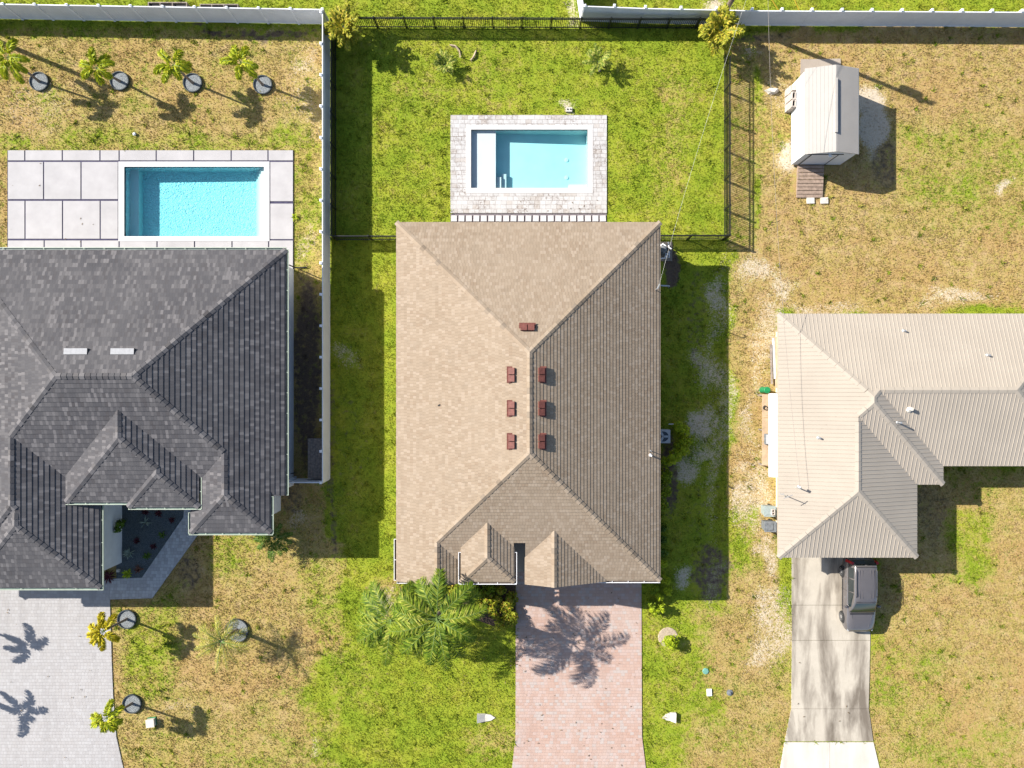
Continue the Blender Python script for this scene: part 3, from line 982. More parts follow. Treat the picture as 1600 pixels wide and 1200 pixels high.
def roof_vent(px, py, along, slope):
    p = roof_pt(RM, px, py)
    L, W, hh = .78, .42, .2
    u = Vector((0, 1, 0)) if along == 'y' else Vector((1, 0, 0))
    dn = Vector(slope).normalized()
    b = MB()
    for s in (-1, 1):
        c = p + u * s * L / 4
        e = u * (L / 4 - .022)
        hi, lo = c - dn * W / 2 + Vector((0, 0, .02)), c + dn * W / 2
        top = Vector((0, 0, hh))
        P = [hi - e, hi + e, lo + e, lo - e]
        Q = [hi - e + top * .75, hi + e + top * .75, lo + e + top, lo - e + top]
        Q = [q + dn * (.06 if i < 2 else -.02) for i, q in enumerate(Q)]
        base = [q - Vector((0, 0, .12)) for q in P]
        b.quads(base, Q); b.face(Q)
    b.bar(p - u * (L / 2 + .05) - dn * .0 + Vector((0, 0, .025)), p + u * (L / 2 + .05) + Vector((0, 0, .025)), W + .1, .02)
    return b.build('roof_vent', M['vent_red'], HM)


for y in (585.5, 638, 689.5):
    roof_vent(799.5, y, 'y', (-1, 0, -T))
    roof_vent(846, y, 'y', (1, 0, -T))
roof_vent(824, 512, 'x', (0, 1, -T))


def vent_pipe(R, house, px, py, r=.05, h=.4, mat=None):
    p = roof_pt(R, px, py)
    b = MB(); b.lathe((p.x, p.y, p.z - .1), [(r * 2.2, 0), (r * 2.0, .1), (r, .16), (r, h + .1)], 10)
    return b.build('vent_pipe', mat or M['pvc'], house)


vent_pipe(RM, HM, 1015.5, 711, .05, .42)
vent_pipe(RM, HM, 1016, 704, .025, .34, M['galv'])
p = roof_pt(RM, 1024, 453)
b = MB(); b.tube([p - Vector((0, 0, .2)), p + Vector((0, 0, .75))], .03, 8); b.tube([p + Vector((0, 0, .7)), p + Vector((.04, .12, .82)), p + Vector((.08, .2, .74))], .045, 8)
b.build('service_mast', M['galv'], HM)
MAST_M = p + Vector((.06, .16, .75))

# ---- left house
HL = thing('house', 'left house with dark charcoal shingle roof and white walls', 'house', (-22, 0, 0))
R = Roof(cuts=[(0, -13.5, -12.6, -7, -6.28)])
R.hip(-31.15, -12.75, -6.76, 7.58, 3.5, T)
R.hip(-31.15, -23.2, -10.57, -.5, 3.5, T, 'WES')
R.hip(-30.8, -23.2, -11.5, -5, 3.5, T, 'WES')
R.hip(-18.0, -13.5, -8.33, -2.5, 3.8125, T, 'WES')
R.hip(-24.75, -17.36, -6.57, .2, 4.2, T, 'WES')
R.hip(-21.3, -17.36, -6.84, -3, 4.2, T, 'WES')
R.hip(-34.6, -30.0, -11.1, -3, 3.5, T)
RL = R
roof_mesh(R, [M['dark_shingle'], M['dark_fascia']], HL, expo=.27, butt=.024, cap_w=.17)
walls(R, HL, M['white_paint'], .58, skip=(4, 5))
b = MB(); b.prism([(-24.1, -5.6), (-23.6, -5.6), (-23.6, -2), (-24.1, -2)], 0, 4.15); b.prism([(-18.4, -6.2), (-18.0, -6.2), (-18.0, -5.8), (-18.4, -5.8)], 0, 4.15); b.build('entry_column', M['white_paint'], HL)
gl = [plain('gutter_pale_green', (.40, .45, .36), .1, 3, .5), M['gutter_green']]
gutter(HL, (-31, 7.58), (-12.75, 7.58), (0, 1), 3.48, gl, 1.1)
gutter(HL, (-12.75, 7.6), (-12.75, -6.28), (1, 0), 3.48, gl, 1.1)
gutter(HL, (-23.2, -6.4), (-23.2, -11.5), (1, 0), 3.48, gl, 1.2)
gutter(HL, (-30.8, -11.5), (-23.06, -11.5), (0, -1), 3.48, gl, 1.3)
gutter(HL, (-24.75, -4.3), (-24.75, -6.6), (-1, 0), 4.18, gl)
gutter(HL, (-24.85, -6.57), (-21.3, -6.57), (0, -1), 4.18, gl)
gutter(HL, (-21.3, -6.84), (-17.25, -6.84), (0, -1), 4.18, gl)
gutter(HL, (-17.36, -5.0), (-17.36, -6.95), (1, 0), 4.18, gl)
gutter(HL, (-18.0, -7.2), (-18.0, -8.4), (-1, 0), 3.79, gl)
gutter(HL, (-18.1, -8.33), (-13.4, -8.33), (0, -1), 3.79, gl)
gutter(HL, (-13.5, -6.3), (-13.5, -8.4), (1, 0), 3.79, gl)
window(HL, (-27, -10.95, 1.2), 4.9, 2.3, 'S', M['white_paint'], name='garage_door')
window(HL, (-15.7, -7.78, 1.6), 1.6, 1.6, 'S', M['white_paint'])
window(HL, (-20, 7.03, 1.2), 3.0, 2.1, 'N', M['white_paint'])
for px in (119, 192):
    p = roof_pt(RL, px, 549)
    b = MB()
    P = [p + Vector(q) for q in ((-.62, -.16, -.05), (.62, -.16, -.05), (.62, .16, -.2), (-.62, .16, -.2))]
    Q = [p + Vector(q) for q in ((-.62, -.16, .1), (.62, -.16, .1), (.62, .16, .07), (-.62, .16, .07))]
    b.quads(P, Q); b.face(Q)
    o = b.build('roof_vent', plain('vent_grey', (.27, .27, .28), .12, 6, .6), HL)
    b = MB(); b.box(p + Vector((.625, 0, -.0)), (.012, .3, .16)); b.build('louvre', M['conc_dark'], o)

# ---- right house
HR = thing('house', 'right house with pale beige ribbed metal hip roof', 'house', (22, -1, 0))
R = Roof()
R.hip(15.25, 32.3, -4.7, 4.03, 2.85, 1 / 3)
R.hip(15.25, 23.2, -9.94, -.5, 2.85, 1 / 3, 'WES')
R.hip(15.25, 24.7, -5.76, 4.03, 2.85, 1 / 3)
RR = R
roof_mesh(R, [M['metal_roof'], M['fascia']], HR, mode='metal', rib=.229, cap_len=.5, cap_w=.17)
walls(R, HR, M['cream_wall'], .85)
gr = [M['gutter'], M['gutter_in']]
window(HR, (19.3, -9.06, 1.15), 4.8, 2.2, 'S', M['white_paint'], name='garage_door')
window(HR, (27.5, -3.83, 1.5), 1.6, 1.3, 'S', M['white_paint'])
window(HR, (25.6, -3.83, 1.1), 1.0, 2.1, 'S', M['white_paint'], name='door')
for x in (18, 23, 28):
    window(HR, (x, 3.2, 1.5), 1.3, 1.2, 'N', M['white_paint'])
for px, py, r, h in ((1412, 517, .05, .22), (1543, 555, .05, .22), (1279, 684, .05, .24), (1421, 639, .1, .3), (1402, 660, .05, .45)):
    vent_pipe(RR, HR, px, py, r, h, M['galv'] if r < .1 else M['conc_white'])
p = roof_pt(RR, 1244, 761)
b = MB(); b.tube([p - Vector((0, 0, .2)), p + Vector((0, 0, .72))], .035, 8); b.tube([p + Vector((0, 0, .7)), p + Vector((-.07, .1, .8)), p + Vector((-.16, .14, .7))], .055, 8)
b.build('service_mast', M['galv'], HR)
MAST_R = p + Vector((-.06, .15, .72))
b = MB(); q = Vector((15.32, -6.25, 2.5)); b.tube([q, q + Vector((0, 0, 1.75))], .025, 8)
b.bar(q + Vector((-.25, -.1, 1.7)), q + Vector((.25, .1, 1.7)), .025); b.bar(q + Vector((-.1, -.04, .75)), q + Vector((.1, .04, .75)), .02)
b.build('antenna_mast', M['galv'], HR)
b = MB(); p0, p1 = G(1202, 615, 2.3), G(1218, 745.5, 2.5)
b.face([(p0.x, p1.y, 2.28), (15.5, p1.y, 2.5), (15.5, p0.y, 2.5), (p0.x, p0.y, 2.28)]); b.face([(p0.x, p0.y, 2.24), (15.5, p0.y, 2.46), (15.5, p1.y, 2.46), (p0.x, p1.y, 2.24)])
b.bar((p0.x, p0.y, 2.26), (p0.x, p1.y, 2.26), .03, .05); b.bar((p0.x, p1.y, 2.26), (15.5, p1.y, 2.48), .03, .05)
b.build('awning', M['awning'], HR)

# ------------------------------------------------------------------ shed
SH = thing('garden_shed', 'white metal gable shed standing in the dry back yard', 'shed', (18.5, 15.8, 0))
sx0, sx1, sy0, sy1 = 17.0, 19.98, 13.35, 18.15
b = MB(); b.prism([(sx0, sy0), (sx1, sy0), (sx1, sy1), (sx0, sy1)], .12, 2.46)
for y, s in ((sy0, -1), (sy1, 1)):
    b.face([(sx0, y, 2.46), (sx1, y, 2.46), (18.49, y, 2.93)][::s])
b.build('wall', M['white_paint'], SH)
b = MB()
ex0, ex1, ey0, ey1 = sx0 - .07, sx1 + .07, sy0 - .08, sy1 + .08
for x0, z0, x1, z1 in ((ex0, 2.46, 18.49, 2.99), (18.49, 2.99, ex1, 2.46)):
    b.face([(x0, ey0, z0), (x1, ey0, z1), (x1, ey1, z1), (x0, ey1, z0)])
    b.face([(x0, ey0, z0 - .06), (x0, ey1, z0 - .06), (x1, ey1, z1 - .06), (x1, ey0, z1 - .06)])
    for y in (ey0, ey1):
        b.face([(x0, y, z0 - .06), (x1, y, z1 - .06), (x1, y, z1), (x0, y, z0)])
    xe, zee = (x0, z0) if x0 < 18 else (x1, z1)
    b.face([(xe, ey0, zee - .06), (xe, ey1, zee - .06), (xe, ey1, zee), (xe, ey0, zee)])
    for k in range(1, 22 if x0 > 18 else 8):
        s = k / (22 if x0 > 18 else 8)
        c = Vector((x0 + (x1 - x0) * s, 0, z0 + (z1 - z0) * s + .008))
        b.bar((c.x, ey0, c.z - (.006 if x0 > 18 else .017)), (c.x, ey1, c.z - (.006 if x0 > 18 else .017)), .022, .03)
o = b.build('roof', M['shed_metal'], SH)
b = MB(); b.bar((18.49, sy0 + 1.0, 3.02), (18.49, sy0 + 4.1, 3.02), .14, .12); b.build('ridge_vent', M['shed_metal'], o)
b = MB(); b.box((18.2, sy0 - .012, 1.2), (1.5, .03, 2.0)); d_ = b.build('door', M['vinyl_panel'], SH)
b = MB()
for x in (17.42, 18.98): b.box((x, sy0 - .02, 1.22), (.05, .05, 2.08))
b.box((18.2, sy0 - .02, 2.26), (2.1, .06, .05)); b.build('door_frame', M['dark_fascia'], d_)
b = MB(); b.lathe((18.45, sy0 - .1, 2.2), [(.04, 0), (.1, .05), (.1, .1), (.03, .14)], 12); b.build('lamp', M['white_paint'], SH)
b = MB()
for k in range(9):
    y = sy0 - .1 - k * .213
    b.box((18.13, y - .09, .30 - k * .029), (1.58, .18, .04), 0, M=Matrix.Rotation(math.radians(8), 3, 'X'))
b.bar((17.36, sy0 - .05, .2), (17.36, sy0 - 1.98, .02), .04, .1); b.bar((18.9, sy0 - .05, .2), (18.9, sy0 - 1.98, .02), .04, .1)
tag(b.build('ramp', plain('ramp_wood', (.26, .19, .145), .3, 5, .9)), 'weathered plank ramp leading down from the shed door', 'ramp')
for px, w in ((1266, 'left'), (1287.5, 'right')):
    b = MB(); p = G(px, 313.5); b.box((p.x, p.y, .03), (.46, .38, .08), 0, .03)
    tag(b.build('concrete_paver', M['conc_white']), f'{w} pale paver of the pair at the foot of the shed ramp', 'paver', 'pavers below the shed ramp')
flat('concrete_slab', [(1251, 93), (1313, 92), (1314, 115), (1250, 135)], .05, M['conc_slab'])


# cinder blocks stacked against the shed
def cinder(name, c, rz, label, group=None, holes=True, s=(.4, .2, .2)):
    b = MB()
    Rz = Matrix.Rotation(rz, 3, 'Z')
    x, y, z = s
    if holes:
        for dx, dy, w, d in ((0, -y / 2 + .02, x, .04), (0, y / 2 - .02, x, .04), (-x / 2 + .02, 0, .04, y - .081), (x / 2 - .02, 0, .04, y - .081), (0, 0, .04, y - .081)):
            b.box(Vector(c) + Rz @ Vector((dx, dy, z / 2)), (w, d, z), 0, rz)
        b.box(Vector(c) + Vector((0, 0, .01)), (x - .06, y - .06, .02), 1, rz)
    else:
        b.box(Vector(c) + Vector((0, 0, z / 2)), s, 0, rz)
    return tag(b.build(name, [M['conc_block'], M['conc_dark']]), label, 'block', group)


g = 'concrete blocks stacked beside the shed'
for k in range(5):
    for j in range(3):
        p = G(1231.5, 147 + j * 12.0)
        end = ('far', 'middle', 'near')[j]
        if k == 4 and j == 0:
            cinder('concrete_block', (p.x + .06, p.y, k * .21), .0, 'solid flat block topmost at the far end of the stack by the shed', g, False, (.36, .3, .18))
        else:
            cinder('concrete_block', (p.x + .015 * k, p.y, k * .21), random.uniform(-.06, .06), (f'hollow block on top of the stack beside the shed wall, {end} column' if k == 4 else f'block in the {ORD[k]} course from the ground, {end} column of the stack by the shed'), g, True, (.42, .42, .2))
b = MB(); p = G(1206, 143)
pts = []
for k in range(9):
    a = 2 * PI * k / 9; pts.append((p.x + math.cos(a) * .42 * (1 + .25 * math.sin(3 * a)), p.y + math.sin(a) * .2))
b.quads([(x, y, 0) for x, y in pts], [(p.x + (x - p.x) * .7, p.y + (y - p.y) * .7, .22 + .05 * (i % 2)) for i, (x, y) in enumerate(pts)])
b.face([(p.x + (x - p.x) * .7, p.y + (y - p.y) * .7, .22 + .05 * (i % 2)) for i, (x, y) in enumerate(pts)])
tag(b.build('rock', M['conc_white']), 'pale broken rock on dry grass between black fence and shed', 'rock')


# ------------------------------------------------------------------ fences
def vinyl_fence(name, label, P, h=1.83, step=1.8, off=0.0):
    """P: list of world xy points"""
    t = thing(name, label, 'fence', (P[0][0], P[0][1], 0))
    for seg, (a, b_) in enumerate(zip(P, P[1:])):
        a, b_ = Vector((*a, 0)), Vector((*b_, 0))
        L = (b_ - a).length; n = max(1, round(L / step)); d = (b_ - a) / L; sd = Vector((-d.y, d.x, 0))
        for k in range(n + 1):
            if k == 0 and seg > 0: continue
            p = a + d * (L * k / n) + sd * off
            m = MB(); q = d.to_track_quat('X', 'Z').to_matrix()
            m.box(p + Vector((0, 0, (h + .04) / 2)), (.125, .125, h + .04), 0, M=q)
            m.box(p + Vector((0, 0, h + .055)), (.15, .15, .03), 0, M=q)
            P4 = [p + d * x * .06 + sd * y * .06 + Vector((0, 0, h + .07)) for x, y in ((-1, -1), (1, -1), (1, 1), (-1, 1))]
            for i in range(4):
                m.face([P4[i], P4[(i + 1) % 4], p + Vector((0, 0, h + .11))])
            m.build('post', M['vinyl'], t)
        for k in range(n):
            gp = .064 if not off else .004
            p, r = a + d * (L * k / n + gp), a + d * (L * (k + 1) / n - gp)
            m = MB()
            W = (r - p).length; nb = max(2, round(W / .17))
            for j in range(nb):
                c = p + d * (W * (j + .5) / nb) + Vector((0, 0, h / 2))
                m.box(c, (W / nb - .012, .026, h - .2), 1, M=q)
            m.box((p + r) / 2 + Vector((0, 0, h / 2)), (W, .014, h - .21), 1, M=q)
            for z, hh in ((h - .06, .12), (.12, .14)):
                m.box((p + r) / 2 + Vector((0, 0, z)), (W - .004, .05, hh), 0, M=q)
            m.build('panel', [M['vinyl'], M['vinyl_panel']], t)
    return t


w2 = lambda px, py: tuple(G(px, py)[:2])
vinyl_fence('vinyl_fence', 'white vinyl fence along the back of the palm yard behind left pool', [w2(-60, 28.5), w2(515.6, 38)])
vinyl_fence('vinyl_fence', 'long white vinyl fence running between dark roofed and tan roofed houses, with short return', [w2(515.6, 42), w2(515.6, 748), w2(462, 748)], off=-.09)
vinyl_fence('vinyl_fence', 'white vinyl fence along the back of the shed yard, bent near the middle lot', [w2(893, -60), w2(907, 33), w2(1000, 36.5), w2(1160, 40), w2(1700, 43)], off=.09)


def black_fence(label, P, h=1.3, step=1.83):
    t = thing('picket_fence', label, 'fence', (P[0][0], P[0][1], 0))
    for seg, (a, b_) in enumerate(zip(P, P[1:])):
        a, b_ = Vector((*a, 0)), Vector((*b_, 0))
        L = (b_ - a).length; n = max(1, round(L / step)); d = (b_ - a) / L
        q = d.to_track_quat('X', 'Z').to_matrix()
        for k in range(n + 1):
            if k == 0 and seg > 0: continue
            p = a + d * (L * k / n)
            m = MB(); m.box(p + Vector((0, 0, (h + .06) / 2)), (.08, .08, h + .06), 0, M=q); m.box(p + Vector((0, 0, h + .07)), (.08, .08, .03), 0, M=q)
            m.build('post', M['black_metal'], t)
        for k in range(n):
            p, r = a + d * (L * k / n + .034), a + d * (L * (k + 1) / n - .034)
            W = (r - p).length; m = MB()
            for z in (.12, h - .18, h - .02):
                m.box((p + r) / 2 + Vector((0, 0, z)), (W, .045, .045), 0, M=q)
            nb = round(W / .115)
            for j in range(nb):
                c = p + d * (W * (j + .5) / nb)
                m.box(c + Vector((0, 0, h / 2)), (.028, .028, h - .06), 0, M=q)
            m.build('panel', M['black_metal'], t)
    return t


black_fence('black metal picket fence across the back of the middle pool yard', [w2(545, 43), w2(1131, 45)])
black_fence('black metal picket fence on the shed side of the middle yard', [w2(1131.5, 50), w2(1131.5, 374)])
black_fence('black picket fence standing in shade along the long white fence', [w2(525, 46), w2(525, 374)])
black_fence('short black picket fence from white fence to left edge of tan roof', [w2(527, 375), w2(636, 375)])
black_fence('short black picket fence from tan roof to the pump equipment corner', [w2(1018, 374), w2(1129, 374)])


# ------------------------------------------------------------------ vegetation
def rotz(v, a):
    return Vector((v.x * math.cos(a) - v.y * math.sin(a), v.x * math.sin(a) + v.y * math.cos(a), v.z))


def frond(base, az, length, elev, droop, nleaf, ll, lw, plum, R_, lm, parent, hang=.25, name='frond', rw=.016):
    """a feather leaf: arching rib with two (or, plumose, many) rows of leaflets"""
    n = 14
    pts = [Vector(base)]
    e = elev
    side_bend = R_.uniform(-.25, .25)
    a = az
    for k in range(n):
        s = (k + .5) / n
        e = elev - droop * s ** 1.3
        a = az + side_bend * s
        pts.append(pts[-1] + Vector((math.cos(a) * math.cos(e), math.sin(a) * math.cos(e), math.sin(e))) * (length / n))
    b = MB()
    b.tube(pts, [rw * (1 - .75 * k / n) + .004 for k in range(n + 1)], 4, 1)
    for k in range(nleaf):
        s = .14 + .86 * (k + R_.random() * .6) / nleaf
        i = min(n - 1, int(s * n)); f = s * n - i
        p = pts[i].lerp(pts[i + 1], f)
        tg = (pts[i + 1] - pts[i]).normalized()
        sd = tg.cross(Vector((0, 0, 1)))
        sd = sd.normalized() if sd.length > .01 else Vector((1, 0, 0))
        up = sd.cross(tg)
        prof = math.sin(PI * min(1, .12 + .86 * s)) ** .5
        for sg in (-1, 1):
            roll = R_.uniform(-1.1, 1.3) if plum else R_.uniform(-.4, .35)
            L = ll * prof * R_.uniform(.8, 1.1)
            dr = (sd * sg * math.cos(roll) + up * math.sin(roll)) * .82 + tg * (.45 + .35 * s)
            dr.normalize()
            wdir = tg.cross(dr)
            wdir = dr.cross(wdir).normalized() if wdir.length > .01 else up
            wv = (tg - dr * tg.dot(dr)).normalized() * lw / 2
            mid = p + dr * L * .5
            tip = p + dr * L + Vector((0, 0, -hang * L))
            q = wv
            m1 = mid + Vector((0, 0, -hang * L * .18))
            b.face([p - q * .4, m1 - q, m1 + q, p + q * .4])
            b.face([m1 - q, tip, m1 + q])
    return b.build(name, [lm, M['shaft']], parent)


def palm(name, label, base, top, nfr, length, mat, seed, group=None, elev=(.3, 1.1), droop=(1.0, 1.7), nleaf=26, ll=.3, lw=.05, plum=True, trunk_r=.09, azs=None, shaft=.5, hang=.25, mats=None, cat='palm tree', lens=None):
    R_ = random.Random(seed)
    t = thing(name, label, cat, tuple(base), group)
    base, top = Vector(base), Vector(top)
    b = MB()
    n = 12
    pts, rs = [], []
    for k in range(n + 1):
        s = k / n
        p = base.lerp(top, s) + Vector((0, 0, -.06 if k == 0 else 0))
        p += (top - base).cross(Vector((0, 0, 1))) * .04 * math.sin(PI * s)
        pts.append(p); rs.append(trunk_r * (1.35 - .5 * s + (.12 if k % 2 else 0)) * (1.3 if k == 0 else 1))
    b.tube(pts, rs, 9, 0); b.build('trunk', M['trunk'], t)
    if shaft:
        b = MB(); d = (pts[-1] - pts[-2]).normalized()
        b.tube([top - d * .02, top + d * shaft * .5, top + d * shaft], [trunk_r * .85, trunk_r * .8, trunk_r * .35], 8); b.build('crownshaft', M['shaft'], t)
        hub = top + d * shaft * .8
    else:
        hub = top
    for k in range(nfr):
        az = azs[k] if azs else 2 * PI * k / nfr + R_.uniform(-.25, .25)
        s = k / max(1, nfr - 1)
        el = R_.uniform(*elev); dp = R_.uniform(*droop)
        L = (lens[k] if lens else length * R_.uniform(.85, 1.1))
        frond(hub + Vector((math.cos(az), math.sin(az), 0)) * trunk_r * .5, az, L, el, dp, nleaf, ll, lw, plum, R_, (mats[k % len(mats)] if mats else mat), t, hang)
    return t


def tree_ring(px, py, label, r=.53, grp='gravel rings around the young palms'):
    p = G(px, py)
    t = thing('tree_ring', label, 'tree ring', (p.x, p.y, 0), grp)
    b = MB(); n = 28
    ci = [(p.x + r * math.cos(2 * PI * k / n), p.y + r * math.sin(2 * PI * k / n)) for k in range(n)]
    co = [(p.x + (r + .05) * math.cos(2 * PI * k / n), p.y + (r + .05) * math.sin(2 * PI * k / n)) for k in range(n)]
    z3 = lambda c, z: [(x, y, z) for x, y in c]
    b.quads(z3(co, -.05), z3(co, .13)); b.quads(z3(co, .13), z3(ci, .13)); b.quads(z3(ci, .13), z3(ci, 0)); b.build('edging', M['edging'], t)
    b = MB(); b.face(z3(ci, .055)); b.build('gravel', M['gravel_grey'], t)
    return t


ga = lambda d: math.radians(-d)           # picture angle (clockwise from right) to world angle
grp = 'young feather palms in gravel rings'
spec = [((62, 128), (12, 90), 2.75, 'leftmost', 'back yard', [10, 45, 60, 100, 175, 235, 290], 'fox', 1.5),
        ((187.5, 127), (149, 104), 2.65, 'second', 'back yard', [-50, -20, 30, 75, 150, 195, 262], 'fox', 1.15),
        ((301.5, 130), (270, 101), 2.6, 'third', 'back yard', [-62, -12, 65, 160, 228, 20, 105], 'fox', 1.2),
        ((411, 133), (377, 97), 2.7, 'fourth', 'back yard', [-115, -65, 20, 95, 175, 45, 230], 'fox', 1.15),
        ((199, 967), (161, 987), 2.6, 'upper', 'front yard by the pale driveway', [-50, -100, 100, 165, 195, 130, 30], 'fox_yellow', 1.15),
        ((207, 1099), (166, 1124), 2.8, 'lower', 'front yard by the pale driveway', [-30, -75, 50, 105, 190, 15, 150], 'fox', 1.15)]
for i, (bp, cp, z, w, yard, az, mt, L) in enumerate(spec):
    tp = G(cp[0], cp[1], z)
    lab = (f'{w} young feathery palm from the left in the left back yard' if i < 4 else
           ('yellowing feathery palm leaning over the pale driveway, nearer the garage' if i == 4 else 'bright green feathery palm leaning over the pale driveway, nearer the street'))
    tp.z -= .45
    palm('palm_tree', lab, G(*bp), tp, len(az), L, M[mt], 30 + i, grp, (.35, .9), (1.3, 2.1), 64, .34, .08, True, .06, [ga(a) for a in az], .45)
    tree_ring(bp[0], bp[1], ('gravel ring under the ' + (w + ' palm from the left in the left back yard' if i < 4 else ('yellowing palm at the driveway edge' if i == 4 else 'bright green palm nearest the street'))))
for i, (bp, lab) in enumerate((((-62, 966), 'palm left of the frame shading the pale driveway near the garage'), ((-72, 1070), 'palm left of the frame shading the pale driveway near the street'))):
    q = G(*bp)
    palm('palm_tree', lab, q, q + Vector((.1, 0, 2.5)), 6, 1.45, M['fox'], 60 + i, grp, (.3, .8), (1.2, 1.9), 60, .32, .075, True, .06, [ga(a) for a in ((-70, -20, 10, 160, 120, 200) if i == 0 else (-60, -20, 35, 100, 190, 230))], .45)
palm('palm_tree', 'silvery thin-leaved palm with drooping fronds in gravel ring on front lawn', G(370, 985), G(346, 1002, 2.2), 26, 1.6, M['fan'], 71, None, (-.1, 1.0), (.5, 1.2), 20, .34, .032, False, .1, None, 0, .5)
tree_ring(370, 985, 'larger gravel ring under the silvery drooping palm', .68)

# big feather palms in front of the tan house
palm('palm_tree', 'tall green feather palm before the tan house, nearer the pink driveway', G(694, 938), G(684, 964, 5.1), 15, 2.7, M['royal'], 81, 'tall palms in front of the tan house', (.1, .7), (.8, 1.6), 48, .72, .058, False, .13,
     [ga(a) for a in (-88, -25, -8, 55, 72, 120, 135, 190, 215, 250, 20, 160, 95, -50, 180)], .7, .4, [M['royal'], M['royal'], M['royal_pale']])
palm('palm_tree', 'tall green feather palm before the tan house, nearer the left lawn', G(633, 955), G(614, 968, 4.2), 12, 2.5, M['royal_pale'], 82, 'tall palms in front of the tan house', (.05, .65), (.8, 1.6), 44, .66, .056, False, .12,
     [ga(a) for a in (172, 215, 128, 95, 245, -60, 20, 150, -20, 60, 190, 110)], .6, .4, [M['royal_pale'], M['royal'], M['royal']])
# ochre corner palms
palm('palm_tree', 'bushy yellow palm where white and black fences meet at back left corner', G(541, 52), G(537, 42, 1.5), 26, 1.25, M['ochre'], 91, 'bushy yellow palms at the back corners', (.0, 1.2), (.5, 1.4), 22, .36, .10, True, .12, None, 0)
palm('palm_tree', 'bushy yellow palm at the back right corner beside the shed yard', G(1120, 62), G(1127, 47, 1.9), 28, 1.35, M['ochre'], 92, 'bushy yellow palms at the back corners', (-.1, 1.2), (.5, 1.4), 22, .38, .11, True, .12, None, 0)
# small palms in the middle yard
palm('small_palm', 'small palm beside fallen fronds in the middle back yard', G(699, 110), G(695, 101, .35), 12, .85, M['small_palm'], 95, 'small palms on the middle back lawn', (.3, 1.3), (.4, 1.2), 14, .25, .05, False, .06, None, 0, cat='palm')
palm('small_palm', 'small upright palm on the middle back lawn nearer the right corner', G(937, 110), G(934, 97, .55), 14, 1.0, M['small_palm'], 96, 'small palms on the middle back lawn', (.3, 1.3), (.4, 1.2), 16, .25, .05, False, .06, None, 0, cat='palm')
palm('small_palm', 'dark green palm at the front corner of the dark roofed house', G(432, 838), G(429, 842, .9), 12, 1.3, M['dark_palm'], 97, None, (.2, 1.0), (.6, 1.4), 22, .3, .05, False, .07, None, 0, cat='palm')
R_ = random.Random(5)
for pts, lab in (([(703, 71), (712, 73), (718, 80), (720, 91)], 'curved dry fallen frond on the lawn beside small palm'), ([(744, 80), (741, 89), (736, 95)], 'short dry fallen frond lying right of the curved one')):
    b = MB(); P3 = [G(x, y) + Vector((0, 0, .06 + .05 * (i % 2))) for i, (x, y) in enumerate(pts)]
    b.tube(P3, [.05, .06, .04, .015][:len(P3)], 5)
    for a_, c_ in zip(P3, P3[1:]):
        for k in range(8):
            p = a_.lerp(c_, k / 8); d = (c_ - a_).normalized(); s = Vector((-d.y, d.x, 0)) * R_.choice((-1, 1))
            tip = p + (d * .7 + s * .6) * .2 + Vector((0, 0, -.05))
            b.face([p, p + d * .04, tip])
    tag(b.build('fallen_frond', M['dead']), lab, 'palm frond', 'dry fronds on the middle lawn')


def shrub(label, p, r, h, mat, seed, group=None, n=260, leaf=.09, name='shrub', stem=True):
    R_ = random.Random(seed)
    t = thing(name, label, 'shrub', (p.x, p.y, 0), group)
    b = MB()
    cl = [(R_.uniform(-1, 1), R_.uniform(-1, 1), R_.uniform(.35, .95), R_.uniform(.4, .65)) for _ in range(9)]
    for k in range(n):
        cx, cy, cz, cr = R_.choice(cl)
        d = Vector((R_.gauss(0, 1), R_.gauss(0, 1), R_.gauss(.25, .8))).normalized()
        q = Vector((p.x + (cx * .55 + d.x * cr * .75) * r, p.y + (cy * .55 + d.y * cr * .75) * r, max(.04, h * cz * .72 + d.z * cr * h * .4)))
        u = Vector((R_.gauss(0, 1), R_.gauss(0, 1), R_.gauss(0, .6))).normalized()
        nn = (d + Vector((R_.gauss(0, .5), R_.gauss(0, .5), R_.gauss(.4, .5)))).normalized()
        u = (u - nn * u.dot(nn)).normalized(); v = nn.cross(u)
        L, W = leaf * R_.uniform(.8, 1.5), leaf * R_.uniform(.35, .6)
        b.face([q - u * L, q + v * W, q + u * L, q - v * W])
    b.build('foliage', mat, t)
    b = MB()
    for k in range(4):
        a = 2 * PI * k / 4 + R_.random()
        b.tube([(p.x, p.y, -.03), (p.x + math.cos(a) * r * .4, p.y + math.sin(a) * r * .4, h * .65)], [.025, .01], 5)
    b.build('stem', M['trunk'], t)
    return t


spots = [(800, 934), (790, 950), (776, 940), (800, 962), (760, 933), (770, 957), (785, 971), (745, 940), (730, 930), (795, 942), (752, 952), (780, 925), (797, 972)]
for i, (x, y) in enumerate(spots):
    shrub(f'{ORD[i]} yellow-green croton shrub from the pink driveway in the front bed', G(x, y, .4), .46, .9, M['croton'], 200 + i, 'croton shrubs in the front bed', 330, .09)
spots = [(632, 914), (648, 920), (664, 926), (650, 938), (640, 930), (672, 916), (720, 918), (735, 914), (705, 925), (690, 915), (745, 922), (680, 930), (655, 943), (762, 918)]
for i, (x, y) in enumerate(spots):
    shrub(f'{ORD[i]} green shrub from the left corner in the shaded front bed of the tan house', G(x, y, .4), .5, 1.0, M['shrub'] if i % 4 else M['croton'], 220 + i, 'green shrubs in the front bed', 240, .09)
spots = [(1061, 667), (1072, 674), (1074, 690), (1068, 703), (1056, 712), (1046, 722), (1041, 740), (1041, 757), (1040, 774), (1039, 791)]
